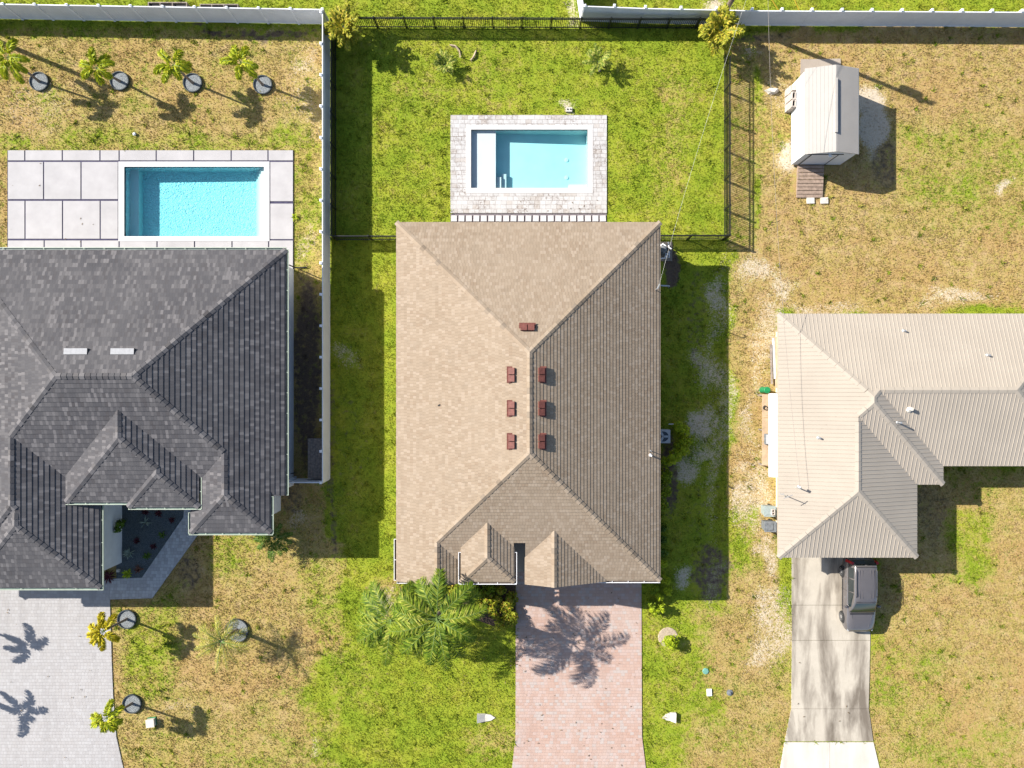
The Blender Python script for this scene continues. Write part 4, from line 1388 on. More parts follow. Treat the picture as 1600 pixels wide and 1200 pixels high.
for i, (x, y) in enumerate(spots):
    shrub(f'{ORD[i]} hedge shrub counted from the air conditioner end beside the tan roof', G(x, y, 1.3), .45, 1.9, M['shrub_lime'] if i < 6 else M['shrub'], 240 + i, 'hedge shrubs beside the tan house', 330, .08)
spots = [(1036, 826), (1037, 845), (1036, 864)]
for i, (x, y) in enumerate(spots):
    shrub(f'{ORD[i]} low dark shrub below the hedge in deep shade of the tan roof', G(x, y, .3), .3, .5, M['dark_palm'], 255 + i, 'low dark shrubs beside the tan house', 180, .08)
spots = [(1037, 885), (1040, 908), (1044, 924), (1022, 922), (1030, 934), (1036, 950), (1018, 945), (1024, 954)]
for i, (x, y) in enumerate(spots):
    shrub(f'{ORD[i]} bright leafy shrub down the right front corner of the tan house', G(x, y, .6), .34, 1.0, M['shrub_lime'] if i not in (3, 6) else M['shrub'], 260 + i, 'leafy shrubs at the front corner', 260, .085)
p = G(1047, 999)
b = MB(); b.lathe((p.x - .12, p.y + .12, -.02), [(.62, 0), (.58, .035), (.1, .04)], 24); tag(b.build('plant_bed', M['sand_bed']), 'round sandy bed ring around the lone lawn shrub', 'plant bed')
shrub('lone round shrub in a sandy ring on the right front lawn', G(1048, 1001, .4), .62, .95, M['shrub_lime'], 280, None, 700, .085)
shrub('tall slim dark shrub against the white garage wall in gravel bed', G(186, 821, .5), .42, 1.5, M['dark_palm'], 281, None, 160, .13)


def rosette(name, label, px, py, n, L, w, mat, seed, up=.7, group='rosette plants in the dark gravel bed'):
    R_ = random.Random(seed); p = G(px, py); b = MB()
    for k in range(n):
        a = 2 * PI * k / n * 2.4 + R_.uniform(-.3, .3)
        e = R_.uniform(.15, up + .3); l = L * R_.uniform(.75, 1.1)
        d = Vector((math.cos(a) * math.cos(e), math.sin(a) * math.cos(e), math.sin(e)))
        s = Vector((-math.sin(a), math.cos(a), 0)) * w
        c = p + Vector((0, 0, .05))
        m_, tp_ = c + d * l * .55, c + d * l + Vector((0, 0, -l * .18))
        b.face([c - s * .6, c + s * .6, m_ + s + Vector((0, 0, .02)), m_ - s + Vector((0, 0, .02))]); b.face([m_ - s + Vector((0, 0, .02)), m_ + s + Vector((0, 0, .02)), tp_])
    return tag(b.build(name, mat), label, 'plant', group)


rosette('agave', 'pale agave with long open blades near the entry eave in gravel bed', 227.5, 816, 10, .5, .035, M['agave'], 1, .5)
rosette('agave', 'larger pale spiky agave at the wall side of the gravel bed', 203, 864, 22, .5, .03, M['agave'], 2)
for i, (x, y, s) in enumerate(((228, 799, .3), (249, 802, .34), (269.5, 812, .3), (215, 844.5, .3), (241, 853.5, .28))):
    rosette('bromeliad', f'{ORD[i]} small dark red rosette plant from the entry eave in gravel bed', x, y, 18, s, .035, M['red_leaf'], 10 + i)
rosette('bromeliad', 'brown red rosette near the walkway corner of the gravel bed', 218, 889, 20, .36, .04, M['brown_leaf'], 17)
for i, (x, y, s) in enumerate(((254.5, 835.5, .32), (230.5, 868.5, .34))):
    rosette('green_plant', f'{("upper", "lower")[i]} small green rosette beside the slanted walkway edge', x, y, 18, s, .035, M['dark_palm'], 20 + i)
rosette('green_plant', 'bright green leafy plant at the bottom of the gravel bed', 200, 895.5, 24, .4, .05, M['shrub_lime'], 24)
rosette('cordyline', 'deep crimson spiky plant at the white garage corner', 171, 900, 24, .55, .045, M['red_leaf'], 25)
b = MB(); p = G(186, 891); b.box((p.x, p.y, .08), (.16, .16, .16)); b.lathe((p.x, p.y, .16), [(.06, 0), (.05, .03)], 8)
tag(b.build('utility_box', M['conc_white']), 'small pale utility box by the white garage corner', 'utility box')
rosette('weed', 'small green weed at the deck edge near white fence', 461, 340, 14, .3, .05, M['shrub_lime'], 31, group='weeds')
rosette('weed', 'small green weed at the foot of the long white fence', 522, 571, 14, .3, .06, M['shrub'], 32, group='weeds')


# ------------------------------------------------------------------ car
def car():
    cx, cy = 20.87, -12.66
    t = thing('parked_car', 'beige compact crossover parked at the edge of the concrete driveway', 'car', (cx, cy, .03))
    # local: y forward (front towards the street = world -y)
    X = lambda x, y, z: Vector((cx - x, cy - y, z + .03))
    st = [  # y, half width, sill z, belt z, top z, crown inset
        (2.23, .55, .34, .60, .66, .80), (2.14, .76, .24, .70, .80, .82), (1.95, .86, .20, .78, .90, .84), (1.55, .895, .20, .84, .985, .86), (1.1, .905, .20, .90, 1.03, .88),
        (.85, .905, .20, .93, 1.05, .9), (.3, .905, .20, .96, 1.06, .93), (-.5, .905, .20, .98, 1.07, .93), (-1.3, .90, .20, 1.0, 1.08, .92), (-1.8, .885, .22, 1.0, 1.08, .9), (-2.1, .84, .26, .98, 1.06, .88), (-2.22, .72, .36, .92, .98, .85)]
    b = MB(); rings = []
    for y, w, zs, zb, zt, ci in st:
        half = [(w * .80, zs), (w * .965, zs + .07), (w, (zs + zb) / 2 - .03), (w * .995, zb - .06), (w * .965, zb), (w * ci, zt - .02), (w * ci * .6, zt), (0, zt + .012)]
        ring = [X(x, y, z) for x, z in half] + [X(-x, y, z) for x, z in half[-2::-1]]
        rings.append(ring)
    for a, c in zip(rings, rings[1:]):
        b.quads(a, c)
    b.face(rings[0]); b.face(rings[-1][::-1])
    b.build('body', M['car_paint'], t, smooth=True)
    gh = [(.98, .78, 1.00, .80, 1.02), (.62, .83, 1.03, .70, 1.32), (.22, .85, 1.04, .655, 1.57), (-.1, .85, 1.04, .66, 1.63), (-.7, .85, 1.05, .665, 1.66), (-1.3, .845, 1.06, .66, 1.645), (-1.85, .83, 1.06, .64, 1.60), (-2.0, .82, 1.06, .65, 1.5), (-2.16, .80, 1.04, .70, 1.08)]
    b = MB(); rings = []
    for y, wb, zb, wt, zt in gh:
        half = [(wb, zb - .03), (wt + .02, zt - .06), (wt - .04, zt - .012), (wt * .5, zt + .012), (0, zt + .018)]
        rings.append([X(x, y, z) for x, z in half] + [X(-x, y, z) for x, z in half[-2::-1]])
    for a, c in zip(rings, rings[1:]):
        b.quads(a, c)
    b.face(rings[0]); b.face(rings[-1][::-1])
    r = b.build('roof', M['car_paint'], t, smooth=True)
    b = MB()
    for x in (-.42, -.25, .25, .42):
        b.bar(X(x, -.05, 1.655), X(x, -1.7, 1.648), .02, .03)
    b.build('roof_ridge', M['car_paint'], r)
    for sx in (-1, 1):
        b = MB(); b.tube([X(.6 * sx, -.1, 1.63), X(.605 * sx, -.2, 1.70), X(.605 * sx, -1.6, 1.69), X(.595 * sx, -1.75, 1.61)], .022, 6); b.build('roof_rail', M['black_plastic'], r)
    # glass (a little proud of the greenhouse)
    def lerp_gh(y):
        for A, B in zip(gh, gh[1:]):
            if A[0] >= y >= B[0]:
                s = (A[0] - y) / (A[0] - B[0]); return [A[i] + (B[i] - A[i]) * s for i in range(5)]
    b = MB(); rows_ = []
    for y in (.93, .6, .26):
        _, wb, zb, wt, zt = lerp_gh(y)
        rows_.append([X(x * (wt - .07), y + .02, zt + .022 - .02 * x * x) for x in (-1, -.5, 0, .5, 1)])
    for a, c in zip(rows_, rows_[1:]): b.quads(a, c, 0, False)
    wsh = b.build('windshield', M['car_glass'], t, smooth=True)
    b = MB(); b.bar(X(-.5, .93, 1.05), X(.05, .80, 1.16), .025); b.bar(X(.1, .93, 1.05), X(.6, .82, 1.15), .025); b.build('wiper', M['black_plastic'], wsh)
    b = MB(); rows_ = []
    for y in (-1.93, -2.0, -2.13):
        _, wb, zb, wt, zt = lerp_gh(y)
        rows_.append([X(x * (wt - .06), y - .025, zt - .0) for x in (-1, -.5, 0, .5, 1)])
    for a, c in zip(rows_, rows_[1:]): b.quads(a, c, 0, False)
    b.build('rear_window', M['car_glass'], t)
    for sx in (-1, 1):
        for ya, yb in ((.58, -.30), (-.36, -1.08), (-1.16, -1.78)):
            b = MB(); P = []
            for y, lowcut in ((ya, 0), (yb, 0)):
                _, wb, zb, wt, zt = lerp_gh(y)
                P.append((y, wb, zb, wt, zt))
            f = lambda q, s: X(sx * (q[1] + (q[3] + .02 - q[1]) * s + .012), q[0], q[2] - .03 + (q[4] - .06 - q[2] + .03) * s + .004)
            top1 = .86 if P[0][4] > 1.5 else .80
            pts = [f(P[0], .12), f(P[1], .12), f(P[1], .88), f(P[0], top1)]
            b.face(pts if sx > 0 else pts[::-1]); b.build('side_window', M['car_glass'], t)
        b = MB(); b.tube([X(.9 * sx, .62, 1.0), X(1.02 * sx, .58, 1.06)], [.05, .09], 8); b.box(X(1.0 * sx, .6, 1.06), (.16, .1, .13)); b.build('mirror', M['car_paint'], t)
        for y in (1.42, -1.32):
            w = MB(); c = X(.83 * sx, y, .32)
            s_ = -1 if sx > 0 else 1
            w.lathe(c, [(.30, -.11), (.335, -.09), (.335, .09), (.30, .11), (.22, .112)], 22, 0, 'X'); tw = w.build('wheel', M['tyre'], t)
            w = MB(); w.lathe(c, [(.215, -.118), (.215, .118), (.17, .10), (.05, .125), (.04, .13)] if s_ > 0 else [(.04, -.13), (.05, -.125), (.17, -.10), (.215, -.118), (.215, .118)], 20, 0, 'X'); w.build('rim', M['rim'], tw)
            w = MB(); n = 14
            A = [X((.908) * sx, y + .40 * math.cos(PI * k / n), .32 + .40 * math.sin(PI * k / n)) for k in range(n + 1)]
            B = [X((.912) * sx, y + .345 * math.cos(PI * k / n), .32 + .345 * math.sin(PI * k / n)) for k in range(n + 1)]
            w.quads(A, B, 0, False); w.build('wheel_arch', M['black_plastic'], t)
        b = MB(); b.box(X(.64 * sx, 2.03, .70), (.26, .16, .14), 0, .4 * sx); b.build('headlight', M['lamp_clear'], t)
        b = MB(); b.bar(X(.80 * sx, -2.08, .78), X(.735 * sx, -2.06, 1.42), .16, .14); b.build('taillight', M['tail_red'], t)
        b = MB(); b.tube([X(.42 * sx, 1.9, .915), X(.62 * sx, 1.05, 1.045)], .012, 5); b.build('hood_crease', M['car_paint'], t)
        b = MB()
        for y in (.1, -.85): b.box(X(.915 * sx, y, .86), (.03, .16, .035))
        b.build('door_handle', M['chrome'], t)
        b = MB(); b.bar(X(.912 * sx, .95, .45), X(.912 * sx, -.9, .45), .02, .06); b.build('side_trim', M['black_plastic'], t)
    b = MB(); b.bar(X(-.72, 1.04, 1.045), X(.72, 1.04, 1.045), .09, .02); b.build('cowl', M['black_plastic'], t)
    b = MB(); b.bar(X(-.6, .2, 1.592), X(.6, .2, 1.592), .02, .02); b.bar(X(-.6, -1.86, 1.615), X(.6, -1.86, 1.615), .03, .02); b.build('roof_seam', M['black_plastic'], t)
    for sx in (-1, 1):
        b = MB()
        for y in (.72, -.33, -1.12): b.bar(X(.906 * sx, y, .30), X(.895 * sx, y, .98), .012, .02)
        b.bar(X(.80 * sx, 1.02, .995), X(.70 * sx, 1.98, .86), .014, .014); b.build('door_seam', M['black_plastic'], t)
    b = MB(); b.box(X(0, -2.22, .5), (1.5, .14, .24)); b.box(X(0, -2.24, .72), (.5, .05, .14), 1); b.build('rear_bumper', [M['black_plastic'], M['white_paint']], t)
    b = MB(); b.box(X(0, 2.19, .46), (1.1, .14, .2)); b.build('grille', M['black_plastic'], t)


car()

# ------------------------------------------------------------------ small things
# concrete culvert ends
for pts, lab, fl in (([(745.5, 1114.5), (758, 1115), (767, 1116.5), (774, 1121), (767, 1125.5), (758, 1127), (745.5, 1127.5)], 'pale pointed concrete pipe end left of the pink driveway', 1), ([(1055.5, 1112.5), (1047, 1113), (1040, 1116), (1034.5, 1121.5), (1041, 1125), (1047, 1126), (1055, 1127.5)], 'pale pointed concrete pipe end right of the pink driveway', -1)):
    b = MB(); W = [G(*q) for q in pts]
    c = sum(W, Vector()) / len(W)
    hi = [w_ + Vector((0, 0, .24 if abs(q[0] - (745.5 if fl > 0 else 1055.5)) < 2 else .05)) for w_, q in zip(W, pts)]
    b.quads([w_ - Vector((0, 0, .1)) for w_ in W], hi); b.face(hi)
    tag(b.build('pipe_end', M['conc_white']), lab, 'culvert end', 'culvert ends beside the pink driveway')
b = MB(); p = G(238, 1127)
b.box((p.x, p.y, .14), (.44, .42, .3), 0, .12); b.box((p.x, p.y, .305), (.5, .48, .04), 0, .12); b.box((p.x, p.y, .005), (.52, .52, .05), 1, .12)
tag(b.build('utility_box', [M['conc_white'], M['green_plastic']]), 'white square utility box on dry grass beside the street palm', 'utility box')
b = MB(); p = G(1102.5, 1048.5); b.lathe((p.x, p.y, -.02), [(.2, 0), (.2, .05), (.17, .07)], 8); tag(b.build('valve_cover', M['teal']), 'teal round valve cover in the right front lawn', 'cover')
b = MB(); p = G(1108, 1081.5); b.box((p.x, p.y, .02), (.3, .42, .1), 0, .03); b.box((p.x, p.y, .075), (.24, .36, .012), 0, .03); tag(b.build('meter_lid', M['white_paint']), 'white rectangular meter lid in the right front lawn', 'meter lid')
b = MB(); p = G(1140, 1082); b.lathe((p.x, p.y, -.02), [(.19, 0), (.19, .06), (.08, .09), (.06, .16)], 12); tag(b.build('round_cap', M['bin_grey']), 'dark round cap in the grass right of the white meter lid', 'cap')
b = MB(); p = G(889, 172)
b.box((p.x, p.y, .06), (.36, .26, .14)); b.lathe((p.x - .09, p.y, .13), [(.05, 0), (.045, .03)], 8, 1); b.lathe((p.x + .09, p.y, .13), [(.05, 0), (.045, .03)], 8, 1)
tag(b.build('skimmer_box', [M['conc_white'], M['conc_dark']]), 'small pale box with two dark holes above the stone pool deck', 'box')
b = MB(); p = G(211, 210); b.lathe((p.x, p.y, 0), [(.05, 0), (.1, .05), (.1, .1), (.05, .15)], 10); tag(b.build('ball', M['white_paint']), 'small white ball on dry grass above the rippled pool', 'ball')
b = MB(); p = G(686, 633, 4.6); q = RM.env(p.x, p.y); b.box((p.x, p.y, q + .03), (.14, .07, .05), 0, .4); tag(b.build('debris', M['conc_dark']), 'tiny dark scrap lying on the sunny tan roof slope', 'debris')

# air conditioner
p = G(1036.5, 682, .85)
t = thing('air_conditioner', 'grey outdoor air conditioner unit beside the tan roof and hedge', 'air conditioner', (p.x, p.y, 0))
b = MB(); b.prism([(p.x - .42, p.y - .4), (p.x + .42, p.y - .4), (p.x + .42, p.y + .4), (p.x - .42, p.y + .4)], .05, .85); b.build('casing', M['ac'], t)
b = MB(); n = 24
z3 = lambda r, z: [(p.x + r * math.cos(2 * PI * k / n), p.y + r * math.sin(2 * PI * k / n), z) for k in range(n)]
b.quads(z3(.36, .852), z3(.36, .88)); b.quads(z3(.36, .88), z3(.31, .88)); b.quads(z3(.31, .88), z3(.31, .853)); b.face(z3(.31, .856), 1)
b.build('fan_grille', [M['ac'], M['glass']], t)
b = MB()
for k in range(3):
    a = 2 * PI * k / 3; b.bar((p.x, p.y, .87), (p.x + .29 * math.cos(a), p.y + .29 * math.sin(a), .87), .12, .012)
b.build('fan_blade', M['ac'], t)
b = MB(); q0 = G(1042, 662); b.bar((q0.x, q0.y, .5), (q0.x + .55, q0.y, .5), .05, .05); b.tube([(q0.x + .3, q0.y, 0), (q0.x + .3, q0.y, .5)], .025)
tag(b.build('hose_rail', M['pvc']), 'short white rail above the air conditioner by the tan roof', 'rail')
# pool equipment
p = G(1040, 393, .4)
t = thing('pool_pump', 'white pool pump and pipework on pad at right edge of tan roof', 'pool pump', (p.x, p.y, 0))
b = MB()
zb = .45
P_ = lambda x, y, z=.4: G(x, y, z)
b.tube([P_(1032, 384), P_(1036, 381), P_(1040, 384), P_(1041, 388)], .045, 8); b.tube([P_(1044, 378), P_(1045, 386), P_(1049, 389)], .04, 8)
b.tube([P_(1045, 398), P_(1040, 396), P_(1039, 401), P_(1046, 402), P_(1045, 393)], .045, 8); b.tube([P_(1032, 404), P_(1040, 403)], .04, 8)
for x, y in ((1036, 382), (1046, 394), (1041, 400)): q = P_(x, y); b.tube([(q.x, q.y, .03), q], .045, 8)
b.build('pipe', M['pvc'], t)
b = MB(); q = P_(1033, 393, 0); b.lathe((q.x, q.y, .05), [(.22, 0), (.24, .3), (.22, .75), (.1, .85)], 14); b.build('filter_tank', M['bin_grey'], t)
b = MB(); q = P_(1042, 390, 0); b.lathe((q.x - .2, q.y, .2), [(.1, 0), (.12, .1), (.12, .3), (.08, .36)], 12, 0, 'X'); b.build('motor', M['black_plastic'], t)
b = MB(); a_, c_ = G(1030, 446, .5), G(1046, 447, .5); b.tube([a_, c_, (c_.x + .05, c_.y, .02)], .05, 8); tag(b.build('downspout_pipe', M['galv']), 'bent grey pipe at the bottom of the dark soil strip beside tan roof', 'pipe')

# storage box beside the white fence
a_, c_ = G(481, 685, .85), G(504.5, 748, .85)
t = thing('storage_box', 'grey weathered box with flat lid in the corner of the long white fence', 'storage box', ((a_.x + c_.x) / 2, (a_.y + c_.y) / 2, 0))
b = MB(); b.prism([(a_.x + .05, c_.y + .05), (c_.x - .05, c_.y + .05), (c_.x - .05, a_.y - .05), (a_.x + .05, a_.y - .05)], 0, .8); b.build('body', M['wood_grey'], t)
b = MB()
for k in range(6):
    x0 = a_.x + (c_.x - a_.x) * k / 6; x1 = a_.x + (c_.x - a_.x) * (k + 1) / 6 - .008
    b.prism([(x0, c_.y), (x1, c_.y), (x1, a_.y), (x0, a_.y)], .802, .85)
b.build('lid', M['wood_grey'], t)
b = MB(); b.tube([G(449, 742, .7), G(461, 738.5, .7)], .025, 6); b.tube([G(461, 738.5, .7), G(461, 738.5, 0)], .025, 6)
tag(b.build('hose_bib', M['black_metal']), 'thin black pipe crossing the white side wall near the storage box', 'pipe')
b = MB(); b.tube([G(446.5, 412, 1.5), G(461, 418, .1), G(480, 417.5, .05)], .04, 6)
tag(b.build('drain_pipe', M['black_plastic']), 'thin dark drain pipe leaving the white wall below the deck corner', 'pipe')

# right-hand house: things along its west wall
def small_bin(px, py, label, mat, z=.95):
    p = G(px, py, z)
    t = thing('wheelie_bin', label, 'bin', (p.x, p.y, 0), 'bins beside the metal roof')
    b = MB()
    lo = [(p.x - .22, p.y - .24, 0), (p.x + .25, p.y - .24, 0), (p.x + .25, p.y + .24, 0), (p.x - .22, p.y + .24, 0)]
    hi = [(p.x - .3, p.y - .3, z - .05), (p.x + .33, p.y - .3, z - .05), (p.x + .33, p.y + .3, z - .05), (p.x - .3, p.y + .3, z - .05)]
    b.quads(lo, hi); b.face(hi); b.build('body', mat, t)
    b = MB(); b.prism([(p.x - .33, p.y - .32), (p.x + .35, p.y - .32), (p.x + .35, p.y + .32), (p.x - .33, p.y + .32)], z - .045, z + .01)
    b.box((p.x - .05, p.y, z + .03), (.4, .4, .04)); b.bar((p.x + .38, p.y - .26, z - .03), (p.x + .38, p.y + .26, z - .03), .04); b.build('lid', mat, t)
    b = MB()
    for s in (-1, 1): b.lathe((p.x + .24, p.y + s * .27, .0), [(.05, 0), (.05, .12)], 10)
    b.build('wheel', M['black_plastic'], t)
    return p


p1 = small_bin(1203, 799, 'grey green bin with a block on its lid beside the metal roof', plain('green_grey_bin', (.24, .28, .27), .2, 6, .6))
cinder('concrete_block', (p1.x + .14, p1.y - .03, .99), PI / 2, 'white hollow block lying on the grey green bin lid', None, True, (.34, .2, .16))
small_bin(1203.5, 823, 'dark grey bin below the block topped one beside the metal roof', M['bin_grey'])
a_, c_ = G(1191, 616, .8), G(1214, 728, .8)
t = thing('work_bench', 'long plywood bench half covered by the white awning', 'bench', ((a_.x + c_.x) / 2, (a_.y + c_.y) / 2, 0))
b = MB()
for k in range(3):
    ya, yb = a_.y + (c_.y - a_.y) * k / 3, a_.y + (c_.y - a_.y) * (k + 1) / 3 + .03
    b.prism([(a_.x, yb), (c_.x, yb), (c_.x, ya), (a_.x, ya)], .76, .8)
b.build('top', M['plywood'], t)
for x in (a_.x + .06, c_.x - .06):
    for y in (a_.y - .06, (a_.y + c_.y) / 2, c_.y + .06):
        b = MB(); b.box((x, y, .38), (.08, .08, .757)); b.build('leg', M['wood_grey'], t)
b = MB(); p = G(1199, 686, .95); b.box((p.x, p.y, .96), (.3, .62, .3)); b.box((p.x, p.y, 1.12), (.26, .56, .02), 1); tag(b.build('cooler', [M['bin_grey'], M['ac']]), 'grey flat box on the plywood bench under the awning edge', 'box')
b = MB(); p = G(1195, 637, .82)
b.tube([p + Vector((.12 * math.cos(k * .6), .12 * math.sin(k * .6), .02 + .003 * k)) for k in range(20)], .018, 5); tag(b.build('hose_coil', M['black_plastic']), 'small dark coiled hose on the bench top beside awning', 'hose')
b = MB(); p = G(1199, 609.5, .9); b.lathe((p.x, p.y, 0), [(.2, 0), (.2, .1), (.17, .85), (.2, .9), (.17, .92)], 14); b.box((p.x + .02, p.y, .93), (.24, .18, .04)); tag(b.build('green_drum', M['green_plastic']), 'green drum at the top end of the white awning', 'drum')
for i, (x0, y0, x1, y1, c) in enumerate(((1205.5, 538, 1206.5, 600, 'wood_grey'), (1209, 528, 1211, 592, 'ac'), (1213, 526, 1213.5, 605, 'plywood'))):
    b = MB(); a_, c_ = G(x0, y0, .25), G(x1, y1, .25); b.bar((a_.x, a_.y, .15), (c_.x, c_.y, .2), .12 if i else .1, .1)
    tag(b.build('timber_plank', M[c]), f'{("leftmost", "middle", "rightmost")[i]} of three long planks lying along the metal roof edge', 'plank', 'planks beside the metal roof')

# dark framed trays beyond the left fence
for i, (x0, x1, y0, y1) in enumerate(((231, 292, 3, 13), (312, 372, 6, 16))):
    a_, c_ = G(x0, y0, .45), G(x1, y1, .45)
    t = thing('cold_frame', f'{("left", "right")[i]} of two dark framed garden trays beyond the left white fence', 'planter', ((a_.x + c_.x) / 2, (a_.y + c_.y) / 2, 0), 'dark trays beyond the left fence')
    b = MB()
    rects(b, ring_rects((a_.x, c_.x, c_.y - .3, a_.y), (a_.x + .05, c_.x - .05, c_.y - .25, a_.y - .05)), 0, .45)
    for k in (1, 2):
        x = a_.x + (c_.x - a_.x) * k / 3.2; b.bar((x, c_.y - .25, .43), (x, a_.y - .05, .43), .05, .04)
    b.build('frame', M['wood_grey'], t)
    b = MB(); b.prism([(a_.x + .051, c_.y - .249), (c_.x - .051, c_.y - .249), (c_.x - .051, a_.y - .051), (a_.x + .051, a_.y - .051)], .02, .33); b.build('soil', M['black_plastic'], t)


# ------------------------------------------------------------------ utility pole, cables, guy guards
def upole(p, h, label, can=True):
    t = thing('utility_pole', label, 'utility pole', (p.x, p.y, 0))
    b = MB(); b.tube([(p.x, p.y, -.1), (p.x, p.y, h)], [.16, .11], 10); b.build('pole', M['wood_pole'], t)
    if can:
        b = MB(); b.lathe((p.x + .34, p.y + .1, h - 1.6), [(.2, 0), (.23, .08), (.23, .75), (.17, .85)], 14); b.build('transformer', M['ac'], t)
        b = MB(); b.bar((p.x - .5, p.y, h - .3), (p.x + .5, p.y, h - .3), .1, .1); b.build('crossarm', M['wood_pole'], t)
        for x in (-.45, .45, .15):
            b = MB(); b.lathe((p.x + x, p.y, h - .25), [(.04, 0), (.07, .06), (.03, .16)], 8); b.build('insulator', M['bin_grey'], t)
    return p


up = upole(G(1128, 27), 9.3, 'wooden utility pole behind the right back corner, rising above the yellow palm')
upole(G(-45, 47), 6.4, 'wooden pole left of the frame whose shadow crosses the palm yard', False)


def cable(a, c, sag, r, label, mat):
    a, c = Vector(a), Vector(c)
    b = MB(); n = 40
    b.tube([a.lerp(c, k / n) - Vector((0, 0, sag * 4 * (k / n) * (1 - k / n))) for k in range(n + 1)], r, 5)
    return tag(b.build('power_cable', mat), label, 'cable', 'overhead service cables')


cable(up + Vector((.1, -.1, 7.2)), MAST_M, 1.2, .0045, 'pale overhead cable from the pole to the tan roof edge', M['rope'])
cable(up + Vector((.25, -.1, 7.4)), MAST_R, 1.0, .008, 'grey overhead cable from the pole to the metal roof mast', M['cable_dark'])
for i, (a_, c_) in enumerate((((1221, 24), (1203, -6)), ((1252, 23), (1239, -6)))):
    b = MB(); p, q = G(*a_), G(c_[0], c_[1], 1.0); b.tube([p, q], .035, 6)
    tag(b.build('guy_guard', M['yellow']), f'{("left", "right")[i]} of two thin yellow guy wire guards behind the white fence', 'guy guard', 'yellow guards beyond the back fence')


# ------------------------------------------------------------------ turf: one mesh of short blades
def inside(poly, x, y):
    c = np.zeros(x.shape, bool)
    n = len(poly)
    for i in range(n):
        (x0, y0), (x1, y1) = poly[i], poly[(i + 1) % n]
        if y0 == y1: continue
        c ^= ((y0 > y) != (y1 > y)) & (x < (x1 - x0) * (y - y0) / (y1 - y0) + x0)
    return c


def make_grass():
    W, Hh = 64.5, 49.0
    n = int(W * Hh * 330)
    x = (rng.random(n) - .5) * W; y = (rng.random(n) - .5) * Hh
    dry, sand, soil = gmap(x, y)
    ok = np.ones(n, bool)
    no = [ppoly(DRIVE_MAIN), ppoly(DRIVE_LEFT), ppoly(BED_LEFT), ppoly(DRIVE_R), ppoly(APRON_R), ppoly([(704, 180), (948, 180), (948, 372), (704, 372)]), ppoly([(12, 235), (458.5, 235), (458.5, 440), (12, 440)]),
          ppoly([(1010, 378), (1050, 378), (1050, 448), (1010, 448)]), ppoly([(622, 900), (805, 900), (805, 968), (770, 978), (735, 965), (700, 952), (660, 950), (628, 938)]), ppoly([(1251, 93), (1313, 92), (1314, 115), (1250, 135)])]
    for RR_, ins in ((RM, .45), (RL, .5), (RR, .8)):
        no += [[(r[0] + ins, r[2] + ins), (r[1] - ins, r[2] + ins), (r[1] - ins, r[3] - ins), (r[0] + ins, r[3] - ins)] for r, _ in RR_.s]
    no.append([(sx0, sy0 - 1.9), (sx1, sy0 - 0), (sx1, sy1), (sx0, sy1)])
    for q in no:
        ok &= ~inside(q, x, y)
    for px, py, r in ((62, 128, .55), (187.5, 127, .55), (301.5, 130, .55), (411, 133, .55), (199, 967, .55), (207, 1099, .55), (370, 985, .7), (1044, 997, .65)):
        p = G(px, py); ok &= ((x - p.x) ** 2 + (y - p.y) ** 2) > r * r
    clump = fbm(x * 3.1, y * 3.1, 3)
    dens = np.clip(.45 + 1.2 * (clump - .3), .35, 1.0) * (1 - .9 * np.clip(soil * 1.2, 0, 1)) * (1 - .8 * np.clip((sand - .25) * 2.2, 0, 1)) * (1 - .25 * dry)
    ok &= rng.random(n) < dens
    x, y, clump, dry, sand, soil = (a[ok] for a in (x, y, clump, dry, sand, soil))
    wk = rng.random(len(x)) < .0022
    wx, wy = np.repeat(x[wk], 16), np.repeat(y[wk], 16)
    rep = lambda a: np.concatenate([a, np.repeat(a[wk], 16)])
    nb = len(x)
    clump, dry, sand, soil = rep(clump), rep(dry) , rep(sand), rep(soil)
    x = np.concatenate([x, wx + rng.normal(0, .045, len(wx))]); y = np.concatenate([y, wy + rng.normal(0, .045, len(wx))])
    dry[nb:] *= .45
    n = len(x)
    L = (.04 + .09 * rng.random(n)) * (.7 + .8 * clump); w = .016 + .02 * rng.random(n)
    L[nb:] *= 1.9; w[nb:] *= 1.5
    a = rng.random(n) * 2 * PI; e = .15 + 1.0 * rng.random(n)
    dx, dy, dz = np.cos(a) * np.cos(e), np.sin(a) * np.cos(e), np.sin(e)
    z0 = np.full(n, -.02)
    V = np.empty((n, 3, 3), np.float32)
    V[:, 0] = np.stack([x - np.sin(a) * w, y + np.cos(a) * w, z0], 1)
    V[:, 1] = np.stack([x + np.sin(a) * w, y - np.cos(a) * w, z0], 1)
    V[:, 2] = np.stack([x + dx * L, y + dy * L, z0 + dz * L], 1)
    me = bpy.data.meshes.new('grass')
    me.vertices.add(3 * n); me.vertices.foreach_set('co', V.ravel())
    me.loops.add(3 * n); me.loops.foreach_set('vertex_index', np.arange(3 * n, dtype=np.int32))
    me.polygons.add(n); me.polygons.foreach_set('loop_start', np.arange(0, 3 * n, 3, dtype=np.int32))
    me.update()
    ca = me.color_attributes.new('gmap', 'FLOAT_COLOR', 'POINT')
    ca.data.foreach_set('color', np.repeat(np.stack([dry, sand, soil, np.ones(n)], 1), 3, axis=0).astype(np.float32).ravel())
    me.materials.append(M['blade'])
    o = bpy.data.objects.new('grass', me); COL.objects.link(o)
    o['category'] = 'grass'; o['label'] = 'short patchy lawn grass, green to straw coloured'
    kind(o, 'stuff')
    print('grass blades', n)


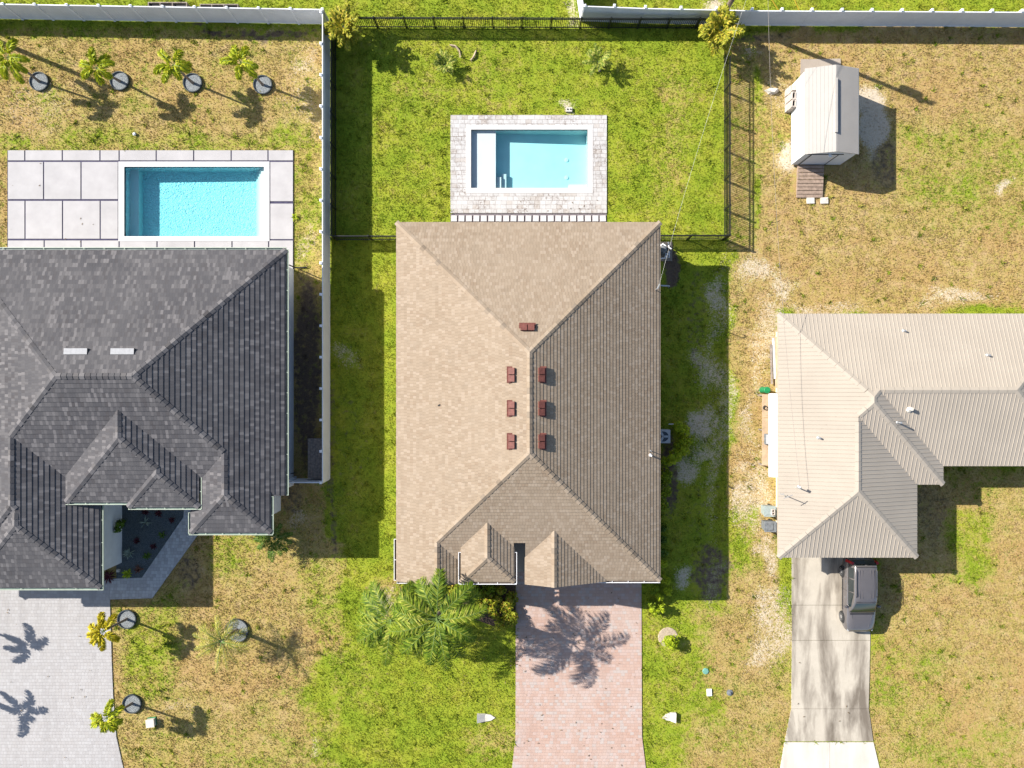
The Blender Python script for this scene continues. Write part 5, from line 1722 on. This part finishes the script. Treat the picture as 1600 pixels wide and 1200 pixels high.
make_grass()
b = MB(); R_ = random.Random(77)
for k in range(260):
    zone = R_.random()
    if zone < .34: p = G(R_.uniform(806, 1002), R_.uniform(925, 1200))
    elif zone < .45: p = G(R_.uniform(0, 172), R_.uniform(950, 1200))
    elif zone < .48: p = G(R_.uniform(1238, 1356), R_.uniform(990, 1150))
    elif zone < .5: p = G(R_.uniform(14, 180), R_.uniform(238, 384))
    elif zone < .56: p = G(R_.uniform(706, 946), R_.uniform(306, 331))
    else: p = G(R_.uniform(560, 805), R_.uniform(915, 1080))
    a = R_.uniform(0, 6.3); L = R_.uniform(.03, .09)
    u, v = Vector((math.cos(a), math.sin(a), R_.uniform(-.1, .3))) * L, Vector((-math.sin(a), math.cos(a), 0)) * L * .35
    c = p + Vector((0, 0, .075)); b.face([c - u, c + v, c + u, c - v])
o = b.build('leaf_litter', leafmat('litter_leaf', (.10, .07, .04), (.24, .17, .10), None, .05)); o['category'] = 'leaf litter'; o['label'] = 'scattered small dry leaves lying on drives, decks and lawn'
kind(o, 'stuff')
for o in bpy.data.objects:
    if '_base' in o: del o['_base']

# ------------------------------------------------------------------ light, sky, camera
sdir = Vector((-1.38, .57, 1.0)).normalized()
w = bpy.data.worlds.new('World'); scene.world = w; w.use_nodes = True
nt = w.node_tree
sky = nt.nodes.new('ShaderNodeTexSky'); sky.sky_type = 'NISHITA'; sky.sun_disc = False
sky.sun_elevation = math.asin(sdir.z); sky.sun_rotation = math.atan2(sdir.x, sdir.y)
bg = nt.nodes['Background']; bg.inputs['Strength'].default_value = .08
nt.links.new(sky.outputs[0], bg.inputs[0])
sd = bpy.data.lights.new('sun', 'SUN'); sd.energy = 4.6; sd.angle = math.radians(.5); sd.color = (1.0, .955, .88)
so = bpy.data.objects.new('sun', sd); COL.objects.link(so)
so.rotation_euler = (-sdir).to_track_quat('-Z', 'Y').to_euler(); so.location = sdir * 80
cd = bpy.data.cameras.new('camera'); cam = bpy.data.objects.new('camera', cd); COL.objects.link(cam)
cam.location = (0, 0, H); cam.rotation_euler = (0, 0, 0)
cd.sensor_fit = 'HORIZONTAL'; cd.angle = 2 * math.atan(800 / S / H); cd.clip_end = 2000
scene.camera = cam
vs = scene.view_settings
vs.view_transform = 'Standard'; vs.look = 'None'; vs.exposure = 1.32; vs.gamma = 1.0
scene.render.engine = 'CYCLES'
scene.cycles.use_denoising = True
scene.cycles.max_bounces = 8; scene.cycles.transparent_max_bounces = 12
